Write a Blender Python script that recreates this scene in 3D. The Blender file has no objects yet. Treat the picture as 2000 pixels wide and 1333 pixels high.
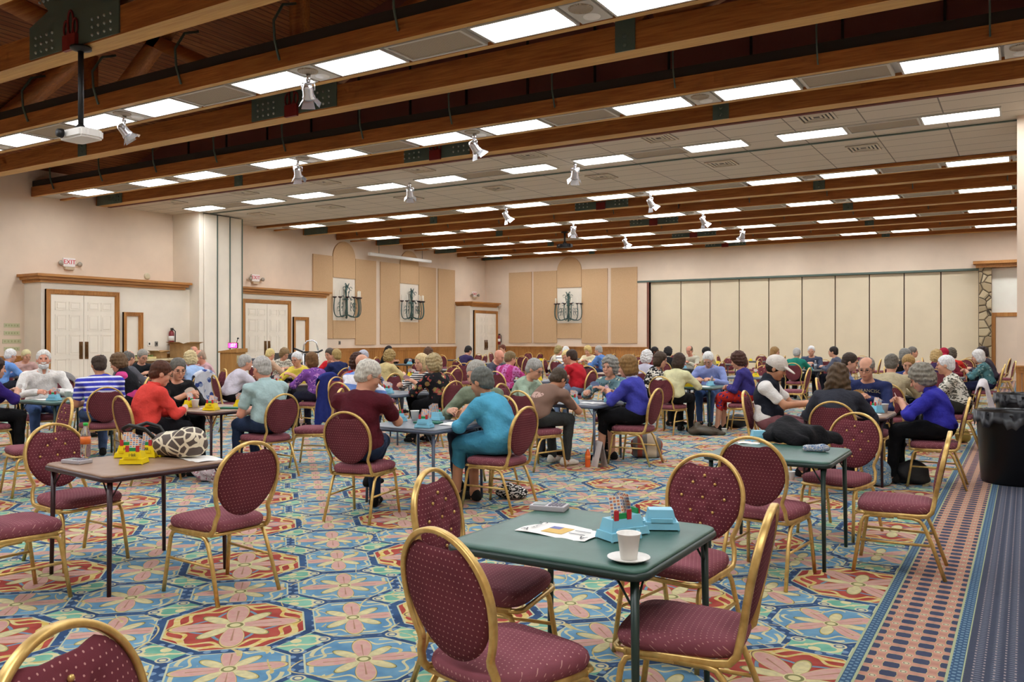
import bpy, bmesh, math, random
import numpy as np
from math import sin, cos, pi, radians, sqrt
from mathutils import Vector, Matrix
random.seed(7)
S = bpy.context.scene
COL = S.collection
ORD = ['zeroth','first','second','third','fourth','fifth','sixth','seventh','eighth','ninth','tenth','eleventh',
       'twelfth','thirteenth','fourteenth','fifteenth','sixteenth','seventeenth','eighteenth']
# ------------------------------------------------------------------ camera geometry (metres; camera at the origin, eye 1.53 m)
F, EYE, HZ, YAW = 1640.0, 1.53, 660.0, radians(31.5)
SA, CA = sin(YAW), cos(YAW)
def ray(px):
    d = (px-1000)/F
    return (-SA+d*CA, CA+d*SA)
def at_h(px, py, h):                     # point of known height h seen at that pixel
    z = (EYE-h)*F/(py-HZ); r = ray(px)
    return (r[0]*z, r[1]*z)
def on_x(px, py, X):                     # point on the plane x = X -> (y, z)
    r = ray(px); z = X/r[0]
    return (r[1]*z, EYE+(HZ-py)/F*z)
def on_y(px, py, Y):                     # point on the plane y = Y -> (x, z)
    r = ray(px); z = Y/r[1]
    return (r[0]*z, EYE+(HZ-py)/F*z)
# ------------------------------------------------------------------ colour + node helpers
def hx(s):
    s = s.lstrip('#')
    c = [int(s[i:i+2], 16)/255 for i in (0, 2, 4)]
    return tuple(x/12.92 if x <= .04045 else ((x+.055)/1.055)**2.4 for x in c)
class V:
    """a float socket with arithmetic, so patterns can be written as formulas"""
    def __init__(s, nt, sock): s.nt, s.k = nt, sock
    def _op(s, op, *o):
        n = s.nt.nodes.new('ShaderNodeMath'); n.operation = op
        for i, a in enumerate((s,)+o):
            if isinstance(a, V): s.nt.links.new(a.k, n.inputs[i])
            else: n.inputs[i].default_value = a
        return V(s.nt, n.outputs[0])
    def __add__(s, o): return s._op('ADD', o)
    __radd__ = __add__
    def __sub__(s, o): return s._op('SUBTRACT', o)
    def __rsub__(s, o): return (s*-1)+o
    def __mul__(s, o): return s._op('MULTIPLY', o)
    __rmul__ = __mul__
    def __truediv__(s, o): return s._op('DIVIDE', o)
    def sin(s): return s._op('SINE')
    def cos(s): return s._op('COSINE')
    def abs(s): return s._op('ABSOLUTE')
    def floor(s): return s._op('FLOOR')
    def round(s): return s._op('ROUND')
    def sqrt(s): return s._op('SQRT')
    def pow(s, o): return s._op('POWER', o)
    def mod(s, o): return s._op('FLOORED_MODULO', o)
    def min(s, o): return s._op('MINIMUM', o)
    def max(s, o): return s._op('MAXIMUM', o)
    def lt(s, o): return s._op('LESS_THAN', o)
    def gt(s, o): return s._op('GREATER_THAN', o)
    def atan2(s, o): return s._op('ARCTAN2', o)
    def clamp(s):
        r = s._op('ADD', 0.0); r.k.node.use_clamp = True; return r
    def step(s, a, b):                    # 0 at a, 1 at b
        return ((s-a)/(b-a)).clamp()
class Mat:
    def __init__(self, name, rough=.6, metal=0.0, spec=.5):
        m = self.m = bpy.data.materials.new(name); m.use_nodes = True
        self.nt = m.node_tree; self.b = self.nt.nodes['Principled BSDF']
        self.b.inputs['Roughness'].default_value = rough
        self.b.inputs['Metallic'].default_value = metal
        self.b.inputs['Specular IOR Level'].default_value = spec
    def coords(self, kind='Object'):
        n = self.nt.nodes.new('ShaderNodeTexCoord')
        x = self.nt.nodes.new('ShaderNodeSeparateXYZ')
        self.nt.links.new(n.outputs[kind], x.inputs[0]); self.cs = n.outputs[kind]
        return [V(self.nt, x.outputs[i]) for i in range(3)]
    def noise(self, scale=5, detail=2, rough=.5, vec=None, stretch=None):
        n = self.nt.nodes.new('ShaderNodeTexNoise')
        n.inputs['Scale'].default_value = scale; n.inputs['Detail'].default_value = detail; n.inputs['Roughness'].default_value = rough
        src = vec
        if src is None:
            if not hasattr(self, 'cs'): self.coords()
            src = self.cs
        if stretch:
            mp = self.nt.nodes.new('ShaderNodeMapping'); mp.inputs['Scale'].default_value = stretch
            self.nt.links.new(src, mp.inputs[0]); src = mp.outputs[0]
        self.nt.links.new(src, n.inputs['Vector'])
        return V(self.nt, n.outputs[0])
    def voro(self, scale=5, feature='F1', out=0):
        n = self.nt.nodes.new('ShaderNodeTexVoronoi'); n.feature = feature
        n.inputs['Scale'].default_value = scale
        if not hasattr(self, 'cs'): self.coords()
        self.nt.links.new(self.cs, n.inputs['Vector'])
        return n.outputs[out] if out else V(self.nt, n.outputs[0])
    def mix(self, f, a, b):
        n = self.nt.nodes.new('ShaderNodeMix'); n.data_type = 'RGBA'
        for i, q in ((0, f), (6, a), (7, b)):
            if isinstance(q, V): self.nt.links.new(q.k, n.inputs[i])
            elif hasattr(q, 'is_linked') or hasattr(q, 'links'): self.nt.links.new(q, n.inputs[i])
            else: n.inputs[i].default_value = (q if isinstance(q, (int, float)) else tuple(q)+(1,)*(4-len(q)))
        return n.outputs[2]
    def color(self, c):
        if isinstance(c, tuple): self.b.inputs['Base Color'].default_value = c+(1,)*(4-len(c))
        else: self.nt.links.new(c, self.b.inputs['Base Color'])
        return self
    def bump(self, v, strength=.3, dist=.01):
        n = self.nt.nodes.new('ShaderNodeBump'); n.inputs['Strength'].default_value = strength; n.inputs['Distance'].default_value = dist
        self.nt.links.new(v.k, n.inputs['Height']); self.nt.links.new(n.outputs[0], self.b.inputs['Normal'])
        return self
    def emit(self, c, s):
        self.b.inputs['Emission Color'].default_value = tuple(c)+(1,)
        self.b.inputs['Emission Strength'].default_value = s
        return self
_mc = {}
def flat(hexc, rough=.6, metal=0.0, var=.0, spec=.5, name=None):
    k = (hexc, rough, metal, var, spec)
    if k not in _mc:
        M = Mat(name or 'mat_'+hexc.strip('#'), rough, metal, spec); c = hx(hexc)
        if var:
            n = M.noise(9, 3)
            M.color(M.mix(n.step(.3, .7), tuple(x*(1-var) for x in c), tuple(min(1, x*(1+var)) for x in c)))
        else: M.color(c)
        _mc[k] = M.m
    return _mc[k]
# ------------------------------------------------------------------ mesh helpers
def mesh_np(name, v, quads, mat=None, smooth=True):
    me = bpy.data.meshes.new(name)
    v = np.asarray(v, np.float32); quads = np.asarray(quads, np.int32)
    me.vertices.add(len(v)); me.vertices.foreach_set('co', v.ravel())
    n = quads.shape[1]
    me.loops.add(quads.size); me.loops.foreach_set('vertex_index', quads.ravel())
    me.polygons.add(len(quads)); me.polygons.foreach_set('loop_start', np.arange(0, quads.size, n, dtype=np.int32))
    me.update(calc_edges=True); me.validate()
    if smooth: me.polygons.foreach_set('use_smooth', np.ones(len(me.polygons), bool))
    if mat: me.materials.append(mat)
    return me
def box(bm, lo, hi, bev=0.0, mi=0):
    vs = [bm.verts.new((x, y, z)) for x in (lo[0], hi[0]) for y in (lo[1], hi[1]) for z in (lo[2], hi[2])]
    fs = [bm.faces.new([vs[i] for i in f]) for f in ((0,1,3,2), (4,6,7,5), (0,4,5,1), (2,3,7,6), (0,2,6,4), (1,5,7,3))]
    for f in fs: f.material_index = mi
    if bev:
        es = list({e for f in fs for e in f.edges})
        bmesh.ops.bevel(bm, geom=es, offset=bev, segments=2, affect='EDGES', profile=.6)
def prism(bm, pts, lo, hi, axis=2, mi=0):
    """extrude the 2-D outline pts between lo and hi along an axis"""
    def P(a, b, c):
        return ((c, a, b), (a, c, b), (a, b, c))[axis]
    A = [bm.verts.new(P(p[0], p[1], lo)) for p in pts]; B = [bm.verts.new(P(p[0], p[1], hi)) for p in pts]
    fs = [bm.faces.new(A[::-1]), bm.faces.new(B)]
    n = len(pts)
    fs += [bm.faces.new((A[i], A[(i+1) % n], B[(i+1) % n], B[i])) for i in range(n)]
    for f in fs: f.material_index = mi
def tube(bm, pts, r, n=8, closed=False, ry=None, up=(0, 0, 1), cap=True, mi=0):
    """sweep an ellipse (r across, ry along 'up') along a polyline; r may be a list"""
    P = [Vector(p) for p in pts]; m = len(P)
    rings = []; up = Vector(up)
    for i in range(m):
        if closed: t = P[(i+1) % m]-P[(i-1) % m]
        else: t = P[min(i+1, m-1)]-P[max(i-1, 0)]
        t.normalize()
        a = t.cross(up)
        if a.length < 1e-3: a = t.cross(Vector((1, 0, 0)))
        a.normalize(); b = a.cross(t)
        if i and a.dot(pa) < 0: a, b = -a, -b
        pa = a
        ri = r[i] if isinstance(r, (list, tuple)) else r
        rj = ri if ry is None else ry
        rings.append([bm.verts.new(P[i]+a*(ri*cos(2*pi*k/n+pi/n))+b*(rj*sin(2*pi*k/n+pi/n))) for k in range(n)])
    for i in range(m if closed else m-1):
        A, B = rings[i], rings[(i+1) % m]
        for k in range(n):
            f = bm.faces.new((A[k], A[(k+1) % n], B[(k+1) % n], B[k])); f.smooth = True; f.material_index = mi
    if not closed and cap:
        for R in (rings[0][::-1], rings[-1]):
            f = bm.faces.new(R); f.material_index = mi
def lathe(bm, prof, n=24, c=(0, 0), mi=0, smooth=True):
    rings = []
    for r, z in prof:
        rings.append([bm.verts.new((c[0]+r*cos(2*pi*k/n), c[1]+r*sin(2*pi*k/n), z)) for k in range(n)] if r > 1e-6 else [bm.verts.new((c[0], c[1], z))])
    for A, B in zip(rings, rings[1:]):
        for k in range(n):
            if len(A) == 1 and len(B) == 1: continue
            if len(A) == 1: f = bm.faces.new((A[0], B[(k+1) % n], B[k]))
            elif len(B) == 1: f = bm.faces.new((A[k], A[(k+1) % n], B[0]))
            else: f = bm.faces.new((A[k], A[(k+1) % n], B[(k+1) % n], B[k]))
            f.smooth = smooth; f.material_index = mi
def ball(bm, c, r, n=8, mi=0):
    rx, ry, rz = (r, r, r) if isinstance(r, (int, float)) else r
    m = max(4, n//2)
    rings = []
    for i in range(m+1):
        a = pi*i/m
        rings.append([bm.verts.new((c[0]+rx*sin(a)*cos(2*pi*k/n), c[1]+ry*sin(a)*sin(2*pi*k/n), c[2]+rz*cos(a))) for k in range(n)] if 0 < i < m else [bm.verts.new((c[0], c[1], c[2]+rz*cos(a)))])
    for A, B in zip(rings, rings[1:]):
        for k in range(n):
            if len(A) == 1: f = bm.faces.new((A[0], B[k], B[(k+1) % n]))
            elif len(B) == 1: f = bm.faces.new((A[k], B[0], A[(k+1) % n]))
            else: f = bm.faces.new((A[k], B[k], B[(k+1) % n], A[(k+1) % n]))
            f.smooth = True; f.material_index = mi
def obj(name, bm, mats=None, parent=None, smooth=None):
    if isinstance(bm, bmesh.types.BMesh):
        me = bpy.data.meshes.new(name)
        bmesh.ops.recalc_face_normals(bm, faces=bm.faces)
        bm.to_mesh(me); bm.free()
        if smooth is not None: me.polygons.foreach_set('use_smooth', np.full(len(me.polygons), smooth, bool))
    else: me = bm
    if mats is not None:
        for m in (mats if isinstance(mats, (list, tuple)) else [mats]): me.materials.append(m)
    o = bpy.data.objects.new(name, me); COL.objects.link(o)
    if parent is not None: o.parent = parent
    return o
def BM(): return bmesh.new()
def tag(o, label, cat=None, group=None, kind=None):
    o['label'] = label
    if cat: o['category'] = cat
    if group: o['group'] = group
    if kind: o['kind'] = kind
    return o
def thing(name, label, cat, loc=(0, 0, 0), rz=0.0, group=None, kind=None):
    o = bpy.data.objects.new(name, None); COL.objects.link(o)
    o.location = loc; o.rotation_euler = (0, 0, rz); o.empty_display_size = .1
    return tag(o, label, cat, group, kind)
def struct(name, bm, mats, label, parent=None):
    o = obj(name, bm, mats, parent)
    if parent is None: tag(o, label, None, None, 'structure')
    return o
KIDS = {}
def dup(root, loc, rz, label, group=None):
    r = root.copy(); COL.objects.link(r); r.location = loc; r.rotation_euler = (0, 0, rz)
    r['label'] = label
    if group: r['group'] = group
    elif 'group' in r: del r['group']
    if root.name not in KIDS:
        KIDS[root.name] = [(c, list(c.children)) for c in root.children]
    for c0, subs in KIDS[root.name]:
        c = c0.copy(); COL.objects.link(c); c.parent = r
        for g0 in subs:
            g = g0.copy(); COL.objects.link(g); g.parent = c
    return r
def text_mesh(body, size, mat, depth=.0, align='CENTER'):
    cu = bpy.data.curves.new('lettering', 'FONT'); cu.body = body; cu.size = size; cu.align_x = align; cu.align_y = 'CENTER'; cu.extrude = depth
    o = bpy.data.objects.new('lettering', cu); COL.objects.link(o)
    dg = bpy.context.evaluated_depsgraph_get()
    me = bpy.data.meshes.new_from_object(o.evaluated_get(dg))
    bpy.data.objects.remove(o); me.materials.clear(); me.materials.append(mat)
    return me
# ------------------------------------------------------------------ materials of the hall
def make_carpet():
    M = Mat('patterned_carpet', .95, spec=.15)
    X, Y, Z = M.coords()
    # ---- field: lattice of octagonal medallions
    A, B = .45, .42
    u = (X+.89)/A; v = (Y-3.88)/B
    s = (u+v)*.5; t = (v-u)*.5
    i = s.round(); j = t.round()
    fs = s-i; ft = t-j
    red = ((i*.5)-(i*.5).round()).abs().lt(.1) * ((j*.5)-(j*.5).round()).abs().lt(.1)
    lx = (fs-ft)*A; ly = (fs+ft)*B
    r = (lx*lx+ly*ly).sqrt(); th = ly.atan2(lx)
    n1 = M.noise(26, 3); n2 = M.noise(7, 2)
    d = fs.abs().max(ft.abs()); d2 = (fs.abs()+ft.abs())
    oct_ = d.max(d2*.70)
    # the red medallions are larger and overlap their neighbours' cells
    f2 = s-(s*.5).round()*2; g2 = t-(t*.5).round()*2
    oc2 = f2.abs().max(g2.abs()).max((f2.abs()+g2.abs())*.70)
    red = oc2.lt(.575); rim = oc2.lt(.665)
    x2 = (f2-g2)*A; y2 = (f2+g2)*B
    lx = lx+(x2*.80-lx)*red; ly = ly+(y2*.80-ly)*red
    r = (lx*lx+ly*ly).sqrt(); th = ly.atan2(lx)
    cx = .5-fs.abs(); cy = .5-ft.abs()                       # distance to the cell corners
    cr = ((cx-cy)*A*(cx-cy)*A+(cx+cy)*B*(cx+cy)*B).sqrt()
    blue, navy, green, cream = hx('#6d9fc0'), hx('#2c4a72'), hx('#7fbfa4'), hx('#e8dda6')
    yel, pink, redc, rose = hx('#e2c063'), hx('#d9a49c'), hx('#b9453c'), hx('#c98f8d')
    base = M.mix(n2.step(.35, .65), hx('#5f93b8'), hx('#7fb0cc'))
    base = M.mix(red, base, M.mix(n2.step(.35, .65), hx('#a83a33'), hx('#c2564a')))
    # scroll work inside the medallions
    wob = (th*8.0).sin()*.022
    ring = (r-.262-(th*4.0).cos()*.02).abs().lt(.011)*((th*8.0).sin()).gt(-.3)
    ring2 = (r-.225-(th*8.0).cos()*.03).abs().lt(.009)*((th*4.0+.6).sin()).gt(.1)
    base = M.mix(ring.max(ring2)*(1-red), base, hx('#ddd6a8'))
    ring3 = (r-.268-wob*.9).abs().lt(.015).max((r-.235-(th*8.0).cos()*.028).abs().lt(.010))
    base = M.mix(ring3*red, base, M.mix(n1.step(.4, .6), yel, hx('#ecd99a')))
    ring4 = (r-.165+(th*4.0).cos()*.03).abs().lt(.009)
    base = M.mix(ring4*red, base, hx('#7d9ab0'))
    # petals: four long rose ones on the diagonals, four cream ones between
    c2 = (th*2.0).sin().abs(); c4 = (th*2.0).cos().abs()
    def petal(c, dark, edge, fill, R, k):
        rad = c.pow(k)*R
        q = M.mix(r.lt(rad+.008), base, hx(dark)); q = M.mix(r.lt(rad), q, edge)
        return M.mix(r.lt(rad-.011), q, fill)
    base = petal(c4, '#7f7f5c', hx('#d6c680'), M.mix(n1.step(.4, .6), cream, hx('#d9cfa0')), .19, 3.2)
    base = petal(c2, '#8a6f58', hx('#e3cf84'), M.mix(n1.step(.4, .6), pink, hx('#e0b3a4')), .265, 2.6)
    base = M.mix(((th*2.0).cos().abs()).lt(.05)*r.lt(.19), base, hx('#b58a70'))
    base = M.mix(r.lt(.040), base, cream); base = M.mix((r-.028).abs().lt(.006), base, hx('#8d8a5a'))
    # navy bands with little light flecks, green squares in the corners, rosettes
    band = (oct_.gt(.445)*(1-rim)).max(rim-red)
    fleck = ((lx*55.0).sin()*(ly*55.0).sin()).gt(.55)
    nb = M.mix(fleck, M.mix(n2.step(.35, .65), hx('#2b4671'), hx('#3b5f8b')), hx('#7f9dbd'))
    base = M.mix(band, base, nb)
    base = M.mix(((oct_-.445).abs().lt(.008)*(1-rim)).max((oc2-.575).abs().lt(.008)).max((oc2-.665).abs().lt(.006)), base, hx('#cfd6b4'))
    sq = cx.max(cy)
    gr = cr.lt(.15)*d2.gt(.72)*(1-rim)
    gcol = M.mix(n2.step(.35, .65), hx('#6fb39a'), hx('#93cdb2'))
    cth = (cx-cy).atan2(cx+cy)
    curl = (cr-.085-(cth*3.0).sin()*.03).abs().lt(.013)
    gcol = M.mix(curl, gcol, hx('#e6dca8'))
    gcol = M.mix(cr.lt(.028), gcol, cream)
    base = M.mix(gr, base, gcol)
    base = M.mix((cr-.15).abs().lt(.006)*d2.gt(.72)*(1-rim), base, hx('#d4d3a8'))
    # overlaid loose cream and gold scrolls
    a = (X*11.0+(Y*9.0).sin()*1.7).sin()*.5+(Y*11.0+(X*10.0).sin()*1.8).cos()*.5
    loose = (a-.1).abs().lt(.042)
    base = M.mix(loose*n2.gt(.46)*r.gt(.16)*(1-red), base, M.mix(n1.step(.4, .6), hx('#ddd3a2'), hx('#d6bd76')))
    ros = cx.min(cy)                                           # little rosettes where bands meet
    rs = (((fs.abs()-.5).abs().min((ft.abs()-.5).abs()))*1.0); q1 = fs.abs()-.28; q2 = ft.abs()-.5; q3 = ft.abs()-.28; q4 = fs.abs()-.5; rp = (q1*q1+q2*q2).sqrt().min((q3*q3+q4*q4).sqrt())
    base = M.mix(rp.lt(.058)*(1-rim), base, hx('#ded7ac')); base = M.mix((rp-.034).abs().lt(.008)*(1-rim), base, hx('#5d7899'))
    # ---- border: band, eight-pointed rose stars, band, then the plain aisle
    K = .1155
    bx = (X+.655)/K; by = Y/K
    gx = bx-bx.floor()-.5; gy = by-by.floor()-.5
    rr = (gx*gx+gy*gy).sqrt(); tt = gy.atan2(gx)
    star = rr.lt((tt*4.0).cos()*.17+.49)
    bcol = M.mix(star, hx('#434a68'), M.mix(rr.step(.1, .5), hx('#dda58e'), hx('#c48d7c')))
    bcol = M.mix((rr-((tt*4.0).cos()*.17+.47)).abs().lt(.025), bcol, hx('#cdb98a'))
    bcol = M.mix(rr.lt(.15), bcol, hx('#e5dfb8')); bcol = M.mix((rr-.1).abs().lt(.025), bcol, hx('#8b8470'))
    dots = ((Y*150.0).sin()*(X*150.0).sin()).gt(.3)
    scol = M.mix(dots, hx('#3f6183'), hx('#7f9fb4'))
    aisle_w = (X*90.0).sin()*.5+(Y*230.0).sin()*.5
    acol = M.mix(aisle_w.step(.25, .6), hx('#474d62'), hx('#74798a'))
    acol = M.mix(((X/.042)-(X/.042).round()).abs().lt(.1)*(Y*160.0).sin().gt(.2), acol, hx('#a89a9c'))
    c = M.mix(X.gt(-.72), base, scol)
    c = M.mix(X.gt(-.655), c, bcol)
    c = M.mix(X.gt(-.655+3*K), c, scol)
    for xx in (-.72, -.66, -.655+3*K, -.245): c = M.mix((X-xx).abs().lt(.006), c, hx('#b9c39a'))
    c = M.mix(X.gt(-.245), c, acol)
    c = M.mix(.22, M.mix(n1.step(.2, .8)*.14, c, hx('#6f7768')), (0, 0, 0))
    M.color(c); M.bump(M.noise(400, 1), .25, .004)
    return M.m
def wood(name, c1, c2, axis, scale=1.0, rough=.5):
    M = Mat(name, rough)
    st = [14, 14, 14]; st[axis] = .7
    n = M.noise(2.2*scale, 5, .65, stretch=st)
    k = [0.6, 5, 5]; k[0], k[axis] = k[axis], k[0]
    n2 = M.noise(.9, 2, stretch=[.35 if i == axis else 3.0 for i in range(3)])
    c = M.mix(n.step(.3, .7), hx(c1), hx(c2))
    c = M.mix(n2.step(.45, .75)*.5, c, tuple(x*.6 for x in hx(c1)))
    M.color(c)
    return M.m
def plaster(name, c, v=.05):
    M = Mat(name, .85, spec=.2)
    n = M.noise(1.3, 4); cc = hx(c)
    M.color(M.mix(n.step(.3, .7), tuple(x*(1-v) for x in cc), tuple(min(1, x*(1+v)) for x in cc)))
    M.bump(M.noise(160, 2), .12, .004)
    return M.m
carpet = make_carpet()
m_wall = plaster('cream_wall_paint', '#ebd6bf')
m_wall_light = plaster('pale_wall_paint', '#f1e6d4')
m_mauve = plaster('dark_mauve_panel', '#7d5048')
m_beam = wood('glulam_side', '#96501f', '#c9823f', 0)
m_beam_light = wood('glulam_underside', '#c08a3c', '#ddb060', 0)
m_trim_x = wood('pine_trim', '#a8682c', '#c88f4c', 2)
m_trim_y = wood('pine_trim_long', '#a8682c', '#c88f4c', 1)
m_steel = flat('#5a6b60', .5, .1)
m_bolt = flat('#aab0a6', .35, .5)
m_crest = flat('#7a1d18', .5)
m_black = flat('#121110', .5)
m_trofferframe = flat('#c9c5bb', .5)
m_white = flat('#eeebe4', .5)
m_chrome = flat('#d8d8dc', .2, .9)
m_dark = flat('#2c241d', .7)
def make_plank():
    M = Mat('ceiling_planks', .7)
    X, Y, Z = M.coords()
    u = X/.13; k = u.floor(); f = u-k
    n = M.noise(2, 4, stretch=(10, .6, 1)); tone = (k*12.9898).sin()*.5+.5
    c = M.mix(n.step(.3, .7), hx('#8a4c2a'), hx('#b3713f')); c = M.mix(tone*.45, c, hx('#6a3520'))
    c = M.mix(f.lt(.09), c, hx('#200f09')); M.color(c)
    return M.m
m_plank = make_plank()
def make_tile():
    M = Mat('acoustic_ceiling_tile', .9, spec=.1)
    X, Y, Z = M.coords()
    fx = (X/1.22)-(X/1.22).floor(); fy = (Y/.61)-(Y/.61).floor()
    line = fx.lt(.018).max(fy.lt(.034))
    n = M.noise(220, 2)
    M.color(M.mix(line, M.mix(n.step(.3, .7), hx('#cbbfae'), hx('#ddd3c2')), hx('#8b8378')))
    return M.m
m_tile = make_tile()
def make_diffuser(strength):
    M = Mat('lit_diffuser', .5)
    X, Y, Z = M.coords()
    g = ((Y/.17)*pi).cos().abs()*.35+.65
    prismatic = ((X*260.0).sin()*(Y*260.0).sin())*.12+.95
    e = g*prismatic*strength
    M.color(hx('#ffffff')); M.b.inputs['Emission Color'].default_value = (.93, .96, 1, 1)
    M.nt.links.new(e.k, M.b.inputs['Emission Strength'])
    return M.m
m_diff = make_diffuser(9.0)
m_diff_tile = make_diffuser(8.0)
def make_grille():
    M = Mat('perforated_grille', .6)
    X, Y, Z = M.coords()
    h = ((X*280.0).sin()*(Y*280.0).sin()).gt(.25)
    M.color(M.mix(h, hx('#b7a78f'), hx('#6d6153')))
    return M.m
m_grille = make_grille()
XL, YB, XR, YF = -22.7, 34.5, 3.0, -6.0
HB = 5.30                                                     # underside of the beams
# ------------------------------------------------------------------ floor and walls
b = BM(); prism(b, [(XL-.3, YF), (XR+.2, YF), (XR+.2, YB+.6), (XL-.3, YB+.6)], -.05, 0); struct('floor', b, carpet, 'patterned hall carpet with red and blue medallions and a dark aisle strip')
b = BM(); box(b, (XL-.25, YF, 0), (XL, YB+.3, 6.4)); struct('wall_side', b, m_wall, 'long cream side wall carrying doors, sconces and tan acoustic panels')
RX = -10.6
b = BM(); box(b, (XR, YF, 0), (XR+.2, YB+.3, 6.4)); struct('wall_aisle', b, m_wall, 'cream wall along the aisle')
b = BM(); prism(b, [(XL-.25, 0), (XR+.2, 0), (XR+.2, 6.4), (RX, 9.9), (XL-.25, 6.4)], YF-.2, YF, axis=1); struct('wall_front', b, m_wall, 'cream wall behind the viewpoint')
PX0, PX1, PH = on_y(1268, 548, YB)[0], on_y(1912, 531, YB)[0], 3.98
b = BM()
box(b, (XL, YB, 0), (PX0, YB+.3, 6.4)); box(b, (PX0, YB, PH), (PX1, YB+.3, 6.4)); box(b, (PX1, YB, 0), (XR, YB+.3, 6.4))
struct('wall_back', b, m_wall, 'cream back wall around the folding partition')
# roof: pitched plank ceiling over the near bays, tile band, flat planks beyond
b = BM()
for x0, z0, x1, z1 in ((XL-.2, 6.0, RX, 9.6), (RX, 9.6, XR+.2, 5.9)):
    vs = [b.verts.new(p) for p in ((x0, YF, z0), (x1, YF, z1), (x1, 14.62, z1), (x0, 14.62, z0))]; b.faces.new(vs)
struct('ceiling', b, m_plank, 'pitched reddish plank ceiling above the trusses')
b = BM(); box(b, (XL, 20.05, 6.3), (XR, YB, 6.4)); struct('ceiling_rear', b, m_plank, 'flat dark plank ceiling over the rear of the hall')
b = BM(); box(b, (XL, 14.72, 5.36), (XR, 20.0, 5.46)); struct('ceiling_tiles', b, m_tile, 'dropped ceiling of beige acoustic tiles in the middle of the hall')
b = BM()
prism(b, [(XL, 5.3), (XR, 5.3), (XR, 6.0), (RX, 9.6), (XL, 6.1)], 14.62, 14.72, axis=1)
o = struct('wall_upper', b, m_mauve, 'dark mauve gable panelling above the tile ceiling')
b = BM()
for k in range(17): box(b, (XL+.6+k*1.5, 14.585, 5.4), (XL+.64+k*1.5, 14.62, 6.2+min(k, 16-k)*.36))
struct('seam', b, m_black, 'black seams of the mauve gable panelling', o)
b = BM(); box(b, (XL, 20.0, 5.36), (XR, 20.05, 6.4)); struct('wall_upper_rear', b, m_dark, 'dark upper face behind the tile ceiling')
b = BM(); box(b, (XL+1.3, 17.16, 5.335), (XR, 17.22, 5.36)); struct('trim_track', b, m_steel, 'grey partition track running across the tile ceiling')
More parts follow.
